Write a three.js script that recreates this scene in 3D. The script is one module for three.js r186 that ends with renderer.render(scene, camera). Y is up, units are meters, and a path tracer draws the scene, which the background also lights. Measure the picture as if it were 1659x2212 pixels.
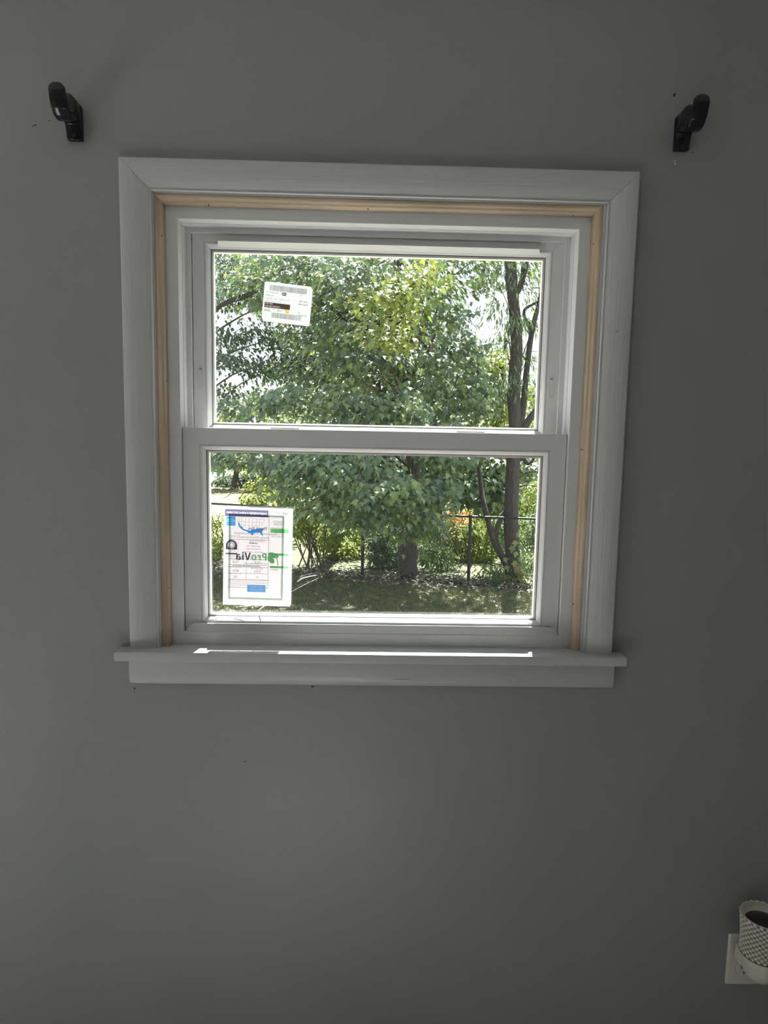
import * as THREE from 'three';
import { mergeGeometries, toCreasedNormals } from 'three/addons/utils/BufferGeometryUtils.js';
import { RoundedBoxGeometry } from 'three/addons/geometries/RoundedBoxGeometry.js';
import { ImprovedNoise } from 'three/addons/math/ImprovedNoise.js';

// ------------------------------------------------------------------ camera, sky, sun, exposure
const rad = THREE.MathUtils.degToRad;
const scene = new THREE.Scene();
const camera = new THREE.PerspectiveCamera(2 * Math.atan(1106 / 1534) * 180 / Math.PI, 1659 / 2212, 0.05, 400);
camera.position.set(-0.0221, 0.4865, 1.5155);
camera.rotation.set(rad(-6.862), rad(-1.5196), rad(1.1024), 'YXZ');
camera.updateMatrixWorld(true);
const renderer = new THREE.WebGLRenderer({ antialias: true });
renderer.toneMapping = THREE.LinearToneMapping;
renderer.toneMappingExposure = 1.2;
renderer.shadowMap.enabled = true;

const SUN = new THREE.Vector3(Math.sin(rad(11)) * Math.cos(rad(48)), Math.sin(rad(48)), -Math.cos(rad(11)) * Math.cos(rad(48)));
const sun = new THREE.DirectionalLight(new THREE.Color().setRGB(1.0, 0.965, 0.91), 36);
sun.position.copy(SUN).multiplyScalar(40);
sun.target.position.set(0, 0, 0);
sun.castShadow = true;
Object.assign(sun.shadow.camera, { left: -22, right: 22, top: 22, bottom: -22, near: 1, far: 120 });
sun.shadow.mapSize.set(4096, 4096);
scene.add(sun, sun.target);

{ // a hazy bright September sky: whitish low down, pale blue above
  const W = 256, H = 128, d = new Float32Array(W * H * 4), n = new ImprovedNoise();
  for (let y = 0; y < H; y++) for (let x = 0; x < W; x++) {
    const up = Math.max(0, Math.sin(((y + 0.5) / H - 0.5) * Math.PI)), t = Math.pow(up, 0.55);
    const a = (x + 0.5) / W * Math.PI * 2, c = Math.cos(a), s = Math.sin(a);
    const cloud = THREE.MathUtils.smoothstep(n.noise(c * 2.2 + 5, s * 2.2, up * 5) + 0.5 * n.noise(c * 5, s * 5 + 3, up * 11), -0.1, 0.5) * 0.35;
    const o = (y * W + x) * 4;
    const col = [1.45 - 0.9 * t, 1.52 - 0.68 * t, 1.63 - 0.36 * t];
    for (let k = 0; k < 3; k++) d[o + k] = col[k] * (1 - cloud) + 1.5 * cloud;
    d[o + 3] = 1;
  }
  const t = new THREE.DataTexture(d, W, H, THREE.RGBAFormat, THREE.FloatType);
  t.mapping = THREE.EquirectangularReflectionMapping;
  t.magFilter = THREE.LinearFilter; t.minFilter = THREE.LinearFilter; t.needsUpdate = true;
  scene.background = t;
}

// ------------------------------------------------------------------ helpers
let seed = 20240917;
const rnd = () => { seed = (seed + 0x6d2b79f5) | 0; let t = Math.imul(seed ^ (seed >>> 15), 1 | seed); t = (t + Math.imul(t ^ (t >>> 7), 61 | t)) ^ t; return ((t ^ (t >>> 14)) >>> 0) / 4294967296; };
const rr = (a, b) => a + (b - a) * rnd();
const gauss = () => (rnd() + rnd() + rnd() + rnd() - 2) * 1.0;
const V = (x, y, z) => new THREE.Vector3(x, y, z);
const noise = new ImprovedNoise();
const taken = {};
const numbered = (n) => { const k = (taken[n] = (taken[n] ?? -1) + 1); return k ? `${n}_${String(k).padStart(3, '0')}` : n; };
function part(name, geo, mat, parent) {
  const m = new THREE.Mesh(geo, mat); m.name = parent === scene ? numbered(name) : name; m.castShadow = m.receiveShadow = true;
  if (parent !== scene) { const k = parent.children.filter((c) => c.name.replace(/_\d{3}$/, '') === name).length; if (k) m.name = `${name}_${String(k).padStart(3, '0')}`; }
  parent.add(m); return m;
}
function group(name, parent = scene) {
  const g = new THREE.Group(); g.name = parent === scene ? numbered(name) : name; parent.add(g); return g;
}
const tag = (o, label, category, grp) => { Object.assign(o.userData, { label, category }); if (grp) o.userData.group = grp; return o; };
const kind = (o, k, label) => { o.userData.kind = k; if (label) o.userData.label = label; return o; };
const EYE = camera.position.clone();
function at(px, py, z) { // the point on the plane at depth z seen at that pixel of the photograph
  const d = V((px - 829.5) / 1534, -(py - 1106) / 1534, -1).applyQuaternion(camera.quaternion);
  return EYE.clone().addScaledVector(d, (z - EYE.z) / d.z);
}
function box(x0, x1, y0, y1, z0, z1, r = 0) {
  const g = r ? new RoundedBoxGeometry(x1 - x0, y1 - y0, z1 - z0, 2, r) : new THREE.BoxGeometry(x1 - x0, y1 - y0, z1 - z0);
  return g.translate((x0 + x1) / 2, (y0 + y1) / 2, (z0 + z1) / 2);
}
function canvasTex(w, h, draw, srgb = true) {
  const c = document.createElement('canvas'); c.width = w; c.height = h; draw(c.getContext('2d'), w, h);
  const t = new THREE.CanvasTexture(c); if (srgb) t.colorSpace = THREE.SRGBColorSpace; t.wrapS = t.wrapT = THREE.RepeatWrapping; t.magFilter = THREE.LinearFilter; return t;
}
function dataTex(w, h, f, srgb = false) { // f(u, v) -> number or [r, g, b] in 0..1
  const d = new Uint8Array(w * h * 4);
  for (let y = 0; y < h; y++) for (let x = 0; x < w; x++) {
    const c = f(x / w, y / h, x, y), o = (y * w + x) * 4, q = Array.isArray(c) ? c : [c, c, c];
    for (let k = 0; k < 3; k++) d[o + k] = Math.max(0, Math.min(255, q[k] * 255)); d[o + 3] = 255;
  }
  const t = new THREE.DataTexture(d, w, h); t.magFilter = THREE.LinearFilter; t.wrapS = t.wrapT = THREE.RepeatWrapping; if (srgb) t.colorSpace = THREE.SRGBColorSpace; t.needsUpdate = true; return t;
}
const tiled = (x, y, f, s) => f.noise(Math.cos(x * 6.2832) * s, Math.sin(x * 6.2832) * s + Math.cos(y * 6.2832) * s * 1.7, Math.sin(y * 6.2832) * s * 1.3);
// one mitred side of a rectangular frame: profile = [inset from the outer edge, z] polygon; straight = [square start, square end]
function frameSide(side, R, profile, { gap = 0, square = [false, false], flat = 40 } = {}) {
  const n = profile.length, pos = [], uv = [], index = [];
  const put = (i, z, end, u, v) => { // end 0 or 1
    let x, y;
    const cut = square[end] ? 0 : i;
    if (side === 'top' || side === 'bottom') { y = side === 'top' ? R.y1 - i : R.y0 + i; x = end ? R.x1 - cut - gap : R.x0 + cut + gap; } else { x = side === 'left' ? R.x0 + i : R.x1 - i; y = end ? R.y1 - cut - gap : R.y0 + cut + gap; }
    pos.push(x, y, z); uv.push(u, side === 'top' || side === 'bottom' ? x : y);
  };
  let along = 0;
  for (let k = 0; k < n; k++) {
    const [i0, z0] = profile[k], [i1, z1] = profile[(k + 1) % n], b = pos.length / 3, len = Math.hypot(i1 - i0, z1 - z0);
    put(i0, z0, 0, along, 0); put(i0, z0, 1, along, 0); put(i1, z1, 0, along + len, 0); put(i1, z1, 1, along + len, 0);
    index.push(b, b + 2, b + 1, b + 1, b + 2, b + 3); along += len;
  }
  const tri = THREE.ShapeUtils.triangulateShape(profile.map(([a, z]) => new THREE.Vector2(a, z)), []);
  for (const end of [0, 1]) { const b = pos.length / 3; profile.forEach(([i, z]) => put(i, z, end, i, z)); tri.forEach(([a, c, e]) => (end ? index.push(b + a, b + e, b + c) : index.push(b + a, b + c, b + e))); }
  let g = new THREE.BufferGeometry();
  g.setAttribute('position', new THREE.Float32BufferAttribute(pos, 3)); g.setAttribute('uv', new THREE.Float32BufferAttribute(uv, 2)); g.setIndex(index);
  // make faces point outwards
  const c = V(0, 0, 0); g.computeBoundingBox(); g.boundingBox.getCenter(c);
  const p = (k) => V(pos[k * 3], pos[k * 3 + 1], pos[k * 3 + 2]); let vol = 0;
  for (let k = 0; k < index.length; k += 3) vol += p(index[k]).sub(c).dot(p(index[k + 1]).sub(c).cross(p(index[k + 2]).sub(c)));
  if (vol < 0) { for (let k = 0; k < index.length; k += 3) [index[k + 1], index[k + 2]] = [index[k + 2], index[k + 1]]; g.setIndex(index); }
  return toCreasedNormals(g, rad(flat));
}
function tube(points, radii, seg = 6) { // tapered tube through points
  const pos = [], uv = [], index = [], n = points.length; let prev = null, along = 0;
  for (let i = 0; i < n; i++) {
    const d = points[Math.min(i + 1, n - 1)].clone().sub(points[Math.max(i - 1, 0)]).normalize();
    let a = prev ? prev.clone().addScaledVector(d, -prev.dot(d)) : (Math.abs(d.y) > 0.9 ? V(1, 0, 0) : V(0, 1, 0)).cross(d);
    a.normalize(); prev = a; const b = d.clone().cross(a);
    if (i) along += points[i].distanceTo(points[i - 1]);
    for (let k = 0; k <= seg; k++) { const t = (k / seg) * Math.PI * 2, q = points[i].clone().addScaledVector(a, Math.cos(t) * radii[i]).addScaledVector(b, Math.sin(t) * radii[i]); pos.push(q.x, q.y, q.z); uv.push(k / seg, along); }
    if (i) for (let k = 0; k < seg; k++) { const o = (i - 1) * (seg + 1) + k, q = o + seg + 1; index.push(o, o + 1, q, o + 1, q + 1, q); }
  }
  for (const [row, flip] of [[0, 1], [n - 1, 0]]) { const c = pos.length / 3, P = points[row]; pos.push(P.x, P.y, P.z); uv.push(0.5, 0); for (let k = 0; k < seg; k++) { const o = row * (seg + 1) + k; flip ? index.push(c, o + 1, o) : index.push(c, o, o + 1); } }
  const g = new THREE.BufferGeometry(); g.setAttribute('position', new THREE.Float32BufferAttribute(pos, 3)); g.setAttribute('uv', new THREE.Float32BufferAttribute(uv, 2)); g.setIndex(index); g.computeVertexNormals(); return g;
}

// ------------------------------------------------------------------ materials
const rgb = (r, g, b) => new THREE.Color().setRGB(r, g, b);
const std = (c, rough = 0.6, o = {}) => new THREE.MeshStandardMaterial({ color: c, roughness: rough, ...o });
const rollerBump = dataTex(256, 256, (u, v) => 0.5 + 0.28 * tiled(u, v, noise, 9) + 0.22 * tiled(u, v, noise, 21)); rollerBump.repeat.set(4, 4);
const wallTone = dataTex(512, 512, (u, v) => { const k = 0.93 + 0.035 * noise.noise(u * 6, v * 1.6, 2) + 0.03 * noise.noise(u * 22, v * 4, 7); return [k, k, k]; });
wallTone.repeat.set(0.25, 0.25);
const grey = std(rgb(0.266, 0.275, 0.276), 0.45, { bumpMap: rollerBump, bumpScale: 0.0004, map: wallTone });
const roomPaint = std(rgb(0.42, 0.42, 0.425), 0.7);
const ceilingPaint = std(rgb(0.85, 0.85, 0.84), 0.9);
const floorPaint = std(rgb(0.78, 0.78, 0.78), 0.6);
const brushBump = dataTex(256, 256, (u, v, x, y) => 0.5 + 0.3 * noise.noise(u * 60, v * 3.2, 1) + 0.25 * noise.noise(u * 26, v * 2 + 8, 4) + 0.12 * noise.noise(u * 9, v * 9, 6)); brushBump.repeat.set(9, 2.2);
const trimPaint = std(rgb(0.46, 0.47, 0.485), 0.38, { bumpMap: brushBump, bumpScale: 0.0006 });
const sillPaint = std(rgb(0.44, 0.445, 0.455), 0.35);
const vinyl = std(rgb(0.62, 0.63, 0.64), 0.35);
const rubber = std(rgb(0.03, 0.03, 0.035), 0.7);
const spacerMat = std(rgb(0.9, 0.9, 0.88), 0.5);
const pine = (() => {
  const m = dataTex(128, 512, (u, v) => {
    const g = Math.sin((u * 22 + 3.2 * noise.noise(u * 3, v * 3, 1) + 1.4 * noise.noise(u * 9, v * 7, 3)) * 1.6), f = noise.noise(u * 70, v * 9, 5), b = noise.noise(u * 2, v * 5, 9);
    const k = 0.5 + 0.28 * g + 0.14 * f, s = 1 + 0.16 * b;
    return [(0.80 + 0.07 * k) * s, (0.70 + 0.09 * k) * s, (0.57 + 0.12 * k) * s];
  }, true);
  m.repeat.set(14, 1.1);
  return new THREE.MeshStandardMaterial({ map: m, roughness: 0.55, color: rgb(0.60, 0.605, 0.62) });
})();
const pane = new THREE.MeshPhysicalMaterial({ color: rgb(0.965, 0.975, 0.965), transmission: 0.9975, thickness: 0, roughness: 0, ior: 1.5 });
const black = new THREE.MeshPhysicalMaterial({ color: rgb(0.006, 0.006, 0.008), roughness: 0.17, specularIntensity: 0.7 });
const holeMat = std(rgb(0.05, 0.03, 0.02), 0.9);

// ------------------------------------------------------------------ the room
const FLOOR = -1.08, CEIL = 1.4, YARD = -2.385, XL = -2.9, XR = 1.6, ZB = 3.5;
{
  const s = new THREE.Shape([[XL - 0.2, YARD], [XR + 0.2, YARD], [XR + 0.2, CEIL + 0.2], [XL - 0.2, CEIL + 0.2]].map(([x, y]) => new THREE.Vector2(x, y)));
  const hole = (x0, x1, y0, y1) => s.holes.push(new THREE.Path([[x0, y0], [x0, y1], [x1, y1], [x1, y0]].map(([x, y]) => new THREE.Vector2(x, y))));
  hole(-0.478, 0.475, -0.0215, 0.964);
  hole(-2.7, -1.75, -1.0, 1.0);
  const g = new THREE.ExtrudeGeometry(s, { depth: 0.19, bevelEnabled: false }).translate(0, 0, -0.19);
  const wf = kind(part('wall_front', g, grey, scene), 'structure', 'grey painted wall around the window');
  // small marks on the paint
  const mark = (px, py, w, h, turn, mat, name) => { const p = at(px, py, 0); const m = part(name, new THREE.CircleGeometry(0.5, 12).scale(w, h, 1).rotateZ(turn), mat, wf); m.position.set(p.x, p.y, 0.0006); };
  const scuff = std(rgb(0.03, 0.03, 0.03), 0.9), pale = std(rgb(0.6, 0.6, 0.58), 0.9);
  mark(1456.5, 205, 0.005, 0.0075, -0.4, scuff, 'nail_hole');
  mark(78, 270, 0.003, 0.003, 0, scuff, 'nail_hole'); mark(73, 272, 0.012, 0.0012, 0.5, scuff, 'scratch');
  mark(107, 261, 0.0025, 0.0025, 0, scuff, 'nail_hole');
  mark(291, 1487, 0.003, 0.006, 0, scuff, 'nail_hole'); mark(675, 1483, 0.006, 0.004, 0, scuff, 'nail_hole');
  mark(529, 1645, 0.006, 0.0015, 0, scuff, 'scratch'); mark(1496, 330, 0.003, 0.002, 0, scuff, 'nail_hole');
  mark(1457, 348, 0.004, 0.003, 0.5, pale, 'chip'); mark(1458, 354, 0.005, 0.003, -0.6, pale, 'chip');
}
kind(part('wall_left', box(XL - 0.2, XL, FLOOR - 0.2, CEIL, 0, ZB), roomPaint, scene), 'structure', 'painted side wall');
kind(part('wall_right', box(XR, XR + 0.2, FLOOR - 0.2, CEIL, 0, ZB), roomPaint, scene), 'structure', 'painted side wall');
kind(part('wall_back', box(XL - 0.2, XR + 0.2, FLOOR - 0.2, CEIL, ZB, ZB + 0.2), roomPaint, scene), 'structure', 'painted wall behind the viewer');
kind(part('floor', box(XL, XR, FLOOR - 0.2, FLOOR, 0, ZB), floorPaint, scene), 'structure', 'pale floor of the room');
kind(part('ceiling', box(XL - 0.2, XR + 0.2, CEIL, CEIL + 0.2, 0, ZB + 0.2), ceilingPaint, scene), 'structure', 'white ceiling');

// ------------------------------------------------------------------ window woodwork
const CAS = { x0: -0.525, x1: 0.525, y0: 0, y1: 1.0101 };
const casing = [[0, 0.0003], [0, 0.0145], [0.002, 0.017], [0.006, 0.0182], [0.013, 0.0186], [0.022, 0.018], [0.032, 0.0165], [0.041, 0.0142], [0.049, 0.0112], [0.054, 0.0085], [0.0555, 0.0080], [0.0558, 0.0072], [0.0566, 0.0072], [0.0570, 0.0082], [0.0592, 0.0080], [0.0597, 0.0070], [0.0597, 0.0003]];
const names = { top: 'trim_1', left: 'trim_2', right: 'trim_3' };
for (const s of ['top', 'left', 'right']) {
  const m = part(names[s], frameSide(s, CAS, casing, { gap: 0.0004, square: [s !== 'top', false], flat: 25 }), trimPaint, scene);
  kind(m, 'structure', `white painted window casing, ${{ top: 'head piece above the window', left: 'upright left of the window', right: 'upright right of the window' }[s]}`);
  if (s === 'right') { const q = at(1333, 716, 0.018); part('dent', new THREE.SphereGeometry(0.003, 10, 8).scale(1, 1, 0.35).translate(q.x, q.y, 0.0165), trimPaint, m); }
}
{ // jamb lining of the opening
  const J = { x0: -0.476, x1: 0.473, y0: -0.02, y1: 0.9615 }, p = [[0, -0.18], [0.0145, -0.18], [0.0145, 0], [0, 0]];
  const g = ['top', 'left', 'right'].map((s) => frameSide(s, J, p, { square: [s !== 'top', false] }));
  ['trim_4', 'trim_5', 'trim_6'].forEach((n, i) => kind(part(n, g[i], trimPaint, scene), 'structure', 'white painted jamb board lining the opening'));
}
{ // raw pine stops with nail holes
  const R = { x0: -0.4613, x1: 0.4583, y0: 0.0005, y1: 0.9465 };
  const prof = [[0, -0.0255], [0, -0.0015], [0.0035, -0.0012], [0.0062, -0.0028], [0.0080, -0.0062], [0.0094, -0.0082], [0.0120, -0.0092], [0.0142, -0.0115], [0.0156, -0.0155], [0.0162, -0.0205], [0.0162, -0.0255]];
  const holes = { top: [[451, 443], [795, 452], [1240, 463]], left: [[349.3, 509], [357.7, 821.6], [364.5, 1270.6]], right: [[1282.8, 526], [1256.4, 971.5], [1238, 1305]] };
  let n = 7;
  for (const s of ['top', 'left', 'right']) {
    const m = kind(part(`trim_${n++}`, frameSide(s, R, prof, { gap: 0.0002, square: [s !== 'top', false], flat: 50 }), pine, scene), 'structure', `unpainted pine stop, ${{ top: 'head strip', left: 'left strip', right: 'right strip' }[s]} with nail holes`);
    for (const [px, py] of holes[s]) {
      const q = at(px, py, -0.0095), i = s === 'top' ? R.y1 - q.y : s === 'left' ? q.x - R.x0 : R.x1 - q.x;
      let z = -0.0095; for (let k = 1; k < prof.length - 1; k++) { const [a, za] = prof[k], [b, zb] = prof[k + 1]; if (i >= a && i <= b && b > a) z = za + (zb - za) * (i - a) / (b - a); }
      part('nail_hole', new THREE.SphereGeometry(0.0013, 8, 6).scale(s === 'top' ? 0.8 : 1.5, s === 'top' ? 1.6 : 0.9, 0.5).translate(q.x, q.y, z), holeMat, m);
    }
  }
}
{ // stool and apron
  const s = new THREE.Shape(), B = 0.0022;
  const P = [[-0.5495, 0], [-0.5495, 0.0365], [0.5475, 0.0365], [0.5475, 0], [0.459, 0], [0.459, -0.026], [-0.462, -0.026], [-0.462, 0]];
  P.forEach(([x, z], i) => (i ? s.lineTo(x, -z) : s.moveTo(x, -z)));
  const g = new THREE.ExtrudeGeometry(s, { depth: 0.0205 - 2 * B, bevelEnabled: true, bevelThickness: B, bevelSize: B * 0.8, bevelSegments: 3 }).rotateX(-Math.PI / 2).translate(0, -0.0205 + B, 0.0019);
  kind(part('trim_10', toCreasedNormals(g, rad(35)), sillPaint, scene), 'structure', 'white painted window stool board with sunlit front edge');
  const a = new THREE.Shape([[0.0005, -0.0207], [0.0165, -0.0207], [0.0165, -0.055], [0.0158, -0.066], [0.0138, -0.0735], [0.0100, -0.0785], [0.0060, -0.0805], [0.0005, -0.081]].map(([z, y]) => new THREE.Vector2(z, y)));
  const ag = new THREE.ExtrudeGeometry(a, { depth: 1.058, bevelEnabled: true, bevelThickness: 0.0012, bevelSize: 0.0006, bevelSegments: 2, bevelOffset: -0.0006 }).rotateY(-Math.PI / 2).translate(0.531, 0, 0.0003);
  const ap = kind(part('trim_11', toCreasedNormals(ag, rad(30)), sillPaint, scene), 'structure', 'white painted apron board below the stool');
  const q = at(867, 1467, 0.0155); part('crack', new THREE.CircleGeometry(0.5, 14).scale(0.04, 0.0009, 1).translate(q.x, q.y, 0.0166), std(rgb(0.1, 0.1, 0.1), 0.9), ap);
}

// ------------------------------------------------------------------ the vinyl double-hung window
const win = kind(group('window_1'), 'structure', 'new white vinyl double-hung window');
{
  const R = { x0: -0.461, x1: 0.4585, y0: -0.0155, y1: 0.9462 };
  const side = [[0.0005, -0.15], [0.0005, -0.0262], [0.040, -0.0262], [0.041, -0.0272], [0.041, -0.055], [0.0424, -0.0556], [0.0424, -0.080], [0.0535, -0.080], [0.0545, -0.081], [0.0545, -0.150]];
  const sill = [[0.0005, -0.15], [0.0005, -0.0262], [0.040, -0.0262], [0.041, -0.0272], [0.0412, -0.0292], [0.0422, -0.0300], [0.0595, -0.0300], [0.0605, -0.031], [0.0605, -0.0335], [0.022, -0.0345], [0.020, -0.15]];
  for (const [s, n] of [['top', 'frame_head'], ['left', 'frame_jamb'], ['right', 'frame_jamb'], ['bottom', 'frame_sill']]) part(n, frameSide(s, R, s === 'bottom' ? sill : side, { gap: 0.00012, flat: 30 }), vinyl, win);
}
function sash(name, R, w, zf, glassBottom, lip) { // w = width from the outer edge to the glass, zf = face towards the room
  const g = group(name, win);
  const prof = [[0, zf - 0.031], [0, zf - 0.001], [0.001, zf], [w - 0.0125, zf], [w - 0.0121, zf - 0.0012], [w - 0.0112, zf - 0.0012], [w - 0.0106, zf - 0.0002], [w - 0.0080, zf - 0.0002], [w - 0.0045, zf - 0.0035], [w - 0.0040, zf - 0.0065], [w - 0.0006, zf - 0.0095], [w, zf - 0.0105], [w, zf - 0.031]];
  const keys = { top: 'top_rail', bottom: 'bottom_rail', left: 'stile', right: 'stile' };
  for (const s of ['top', 'bottom', 'left', 'right']) part(keys[s], frameSide(s, R, prof, { gap: 0.0001, flat: 25 }), vinyl, g);
  const G = { x0: R.x0 + w, x1: R.x1 - w, y0: R.y0 + w, y1: R.y1 - w };
  for (const s of ['top', 'bottom', 'left', 'right']) {
    part('gasket', frameSide(s, { x0: G.x0 - 0.001, x1: G.x1 + 0.001, y0: G.y0 - 0.001, y1: G.y1 + 0.001 }, [[0, zf - 0.0135], [0, zf - 0.0115], [0.0022, zf - 0.0122], [0.0022, zf - 0.0135]]), rubber, g);
    part('spacer', frameSide(s, { x0: G.x0 - 0.001, x1: G.x1 + 0.001, y0: G.y0 - 0.001, y1: G.y1 + 0.001 }, [[0, zf - 0.0275], [0, zf - 0.0150], [0.0065, zf - 0.0150], [0.0065, zf - 0.0275]]), spacerMat, g);
  }
  for (const z of [zf - 0.0142, zf - 0.0285]) part('pane', new THREE.PlaneGeometry(G.x1 - G.x0 + 0.004, G.y1 - G.y0 + 0.004).translate((G.x0 + G.x1) / 2, (G.y0 + G.y1) / 2, z), pane, g);
  // finger lip with mitred ends
  const [lx0, lx1, ly, up] = lip, c = 0.005;
  const w0 = 0.0035, w1 = -0.0065, dz = up > 0 ? 0.0115 : 0.015, zb = zf - 0.0004, Y = (h) => ly + h * up, pp = [];
  // a wedge: flat edge at the front, its sloped face turned to the light
  const a = [lx0, Y(0.006), zb], b = [lx1, Y(0.006), zb], d = [lx0 + c, Y(-0.0015), zb + dz], e = [lx1 - c, Y(-0.0015), zb + dz], d2 = [lx0 + c, Y(-0.0032), zb + dz], e2 = [lx1 - c, Y(-0.0032), zb + dz], a2 = [lx0, Y(-0.0045), zb], b2 = [lx1, Y(-0.0045), zb];
  const Q = (p, q, r, t2) => pp.push(...p, ...q, ...r, ...p, ...r, ...t2);
  Q(a, d, e, b); Q(d, d2, e2, e); Q(d2, a2, b2, e2); Q(a, a2, d2, d); Q(b, e, e2, b2); Q(a, b, b2, a2);
  if (up < 0) for (let k = 0; k < pp.length; k += 9) for (let m = 0; m < 3; m++) [pp[k + 3 + m], pp[k + 6 + m]] = [pp[k + 6 + m], pp[k + 3 + m]];
  const lg = new THREE.BufferGeometry(); lg.setAttribute('position', new THREE.Float32BufferAttribute(pp, 3)); lg.computeVertexNormals();
  part('finger_lip', lg, vinyl, g);
  return { g, G };
}
const lower = sash('lower_sash', { x0: -0.4192, x1: 0.4166, y0: 0.0085, y1: 0.4768 }, 0.0482, -0.0362, 0.057, [-0.352, 0.351, 0.0545, 1]);
const upper = sash('upper_sash', { x0: -0.4055, x1: 0.4045, y0: 0.4455, y1: 0.9005 }, 0.0382, -0.0845, 0.4923, [-0.351, 0.3505, 0.8722, -1]);
{ // tilt latches in the upper stiles, sash locks on the lower sash's top rail
  for (const [x, y0, y1] of [[-0.3892, 0.5612, 0.6132], [0.3885, 0.5556, 0.6075]]) {
    const r = 0.0062, h = (y1 - y0) / 2 - r, ring = (q) => { const s = new THREE.Shape(); s.absarc(0, h, q, 0, Math.PI); s.absarc(0, -h, q, Math.PI, 2 * Math.PI); return s; };
    const outer = ring(r); outer.holes.push(new THREE.Path(ring(r - 0.0016).getPoints(12)));
    const m = new THREE.ExtrudeGeometry(outer, { depth: 0.001, bevelEnabled: true, bevelThickness: 0.0004, bevelSize: 0.0004, bevelSegments: 2, curveSegments: 12 }).translate(x, (y0 + y1) / 2, -0.0845);
    const inner = new THREE.ExtrudeGeometry(ring(r - 0.0022), { depth: 0.0004, bevelEnabled: false, curveSegments: 12 }).translate(x, (y0 + y1) / 2, -0.0845);
    part('tilt_latch', mergeGeometries([m, inner]), vinyl, upper.g);
    part('latch_button', box(x - 0.0028, x + 0.0028, y1 - 0.0165, y1 - 0.0095, -0.0845, -0.0815, 0.0006), vinyl, upper.g);
    part('latch_slot', box(x - 0.0026, x + 0.0026, y1 - 0.0092, y1 - 0.0077, -0.0845, -0.0838), rubber, upper.g);
  }
  for (const x of [-0.2, 0.206]) {
    const s = new THREE.Shape(); s.absarc(0, 0, 0.030, 0, Math.PI); s.lineTo(-0.030, 0);
    const body = new THREE.ExtrudeGeometry(s, { depth: 0.002, bevelEnabled: true, bevelThickness: 0.0012, bevelSize: 0.001, bevelSegments: 2, curveSegments: 20 }).rotateX(-Math.PI / 2).scale(1, 1, 0.75).translate(x, 0.4775, -0.0455);
    part('sash_lock', body, vinyl, lower.g);
  }
}
{ // outside sill board and blind trim
  const sillOut = std(rgb(0.42, 0.25, 0.22), 0.8);
  kind(part('trim_12', box(-0.56, 0.56, -0.06, -0.004, -0.235, -0.151), sillOut, scene), 'structure', 'reddish outside sill below the window');
}
{ // second window of the same wall, beside the picture
  const w2 = kind(group('window_2'), 'structure', 'tall glazed opening further left in the same wall');
  const R = { x0: -2.7, x1: -1.75, y0: -1.0, y1: 1.0 }, p = [[0, -0.12], [0, -0.06], [0.06, -0.06], [0.06, -0.12]];
  for (const s of ['top', 'left', 'right', 'bottom']) part('frame', frameSide(s, R, p), vinyl, w2);
  part('pane', new THREE.PlaneGeometry(0.84, 1.89).translate(-2.225, 0, -0.09), pane, w2);
}

// ------------------------------------------------------------------ curtain rod brackets
{
  const P = [[0, 0], [0.008, -0.0005], [0.0125, 0.005], [0.0155, 0.016], [0.021, 0.0275], [0.030, 0.0285]];
  const wallPlate = [...P, [0.036, 0.036], [0.037, 0.050], [0.036, 0.062], [0.031, 0.0665], [0.024, 0.0705], [0.012, 0.0715], [0.004, 0.068], [0, 0.060]];
  const cradle = [[0.0335, 0.0265], [0.042, 0.0215], [0.056, 0.0185], [0.070, 0.0215], [0.081, 0.0310], [0.0885, 0.045], [0.0918, 0.059], [0.0915, 0.069], [0.0885, 0.0735], [0.0845, 0.0725], [0.0825, 0.067], [0.0815, 0.056], [0.0765, 0.044], [0.068, 0.0350], [0.058, 0.0320], [0.0505, 0.0360], [0.0465, 0.044], [0.0452, 0.056], [0.0452, 0.068], [0.0425, 0.0735], [0.0385, 0.0728], [0.0362, 0.067], [0.0345, 0.050]];
  const ext = (pts, w) => {
    const s = new THREE.Shape(); s.moveTo(...pts[0]); s.splineThru([...pts.slice(1), pts[0]].map(([a, b]) => new THREE.Vector2(a, b)));
    const g = new THREE.ExtrudeGeometry(s, { depth: w - 0.007, bevelEnabled: true, bevelThickness: 0.0035, bevelSize: 0.0022, bevelOffset: -0.0022, bevelSegments: 4, curveSegments: 5 }).rotateY(-Math.PI / 2).translate((w - 0.007) / 2, 0, 0.0002);
    const p = g.attributes.position; // tongue-shaped ends
    for (let i = 0; i < p.count; i++) { const y = p.getY(i), z = p.getZ(i), k = Math.max(0, Math.min(0.94, (y - (z > 0.025 ? 0.0595 : 0.058)) / 0.0142)); p.setX(i, p.getX(i) * Math.sqrt(1 - k * k)); }
    return toCreasedNormals(g, rad(50));
  };
  const b = group('curtain_rod_bracket');
  part('wall_plate', ext(wallPlate, 0.030), black, b);
  part('rod_cradle', ext(cradle, 0.030), black, b);
  const screw = part('screw', new THREE.CylinderGeometry(0.0032, 0.0032, 0.004, 14).rotateX(Math.PI / 2).translate(0, 0.0075, 0.0122), std(rgb(0.05, 0.05, 0.05), 0.35, { metalness: 0.8 }), b);
  screw.castShadow = true;
  b.position.set(-0.6115, 1.0405, 0);
  tag(b, 'glossy black curtain rod bracket on the wall up left of the window', 'bracket', 'black curtain rod brackets above the window corners');
  const c = b.clone(); c.name = numbered('curtain_rod_bracket'); c.position.set(0.6085, 1.0555, 0); scene.add(c);
  tag(c, 'glossy black curtain rod bracket on the wall up right of the window', 'bracket', 'black curtain rod brackets above the window corners');
}

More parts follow.
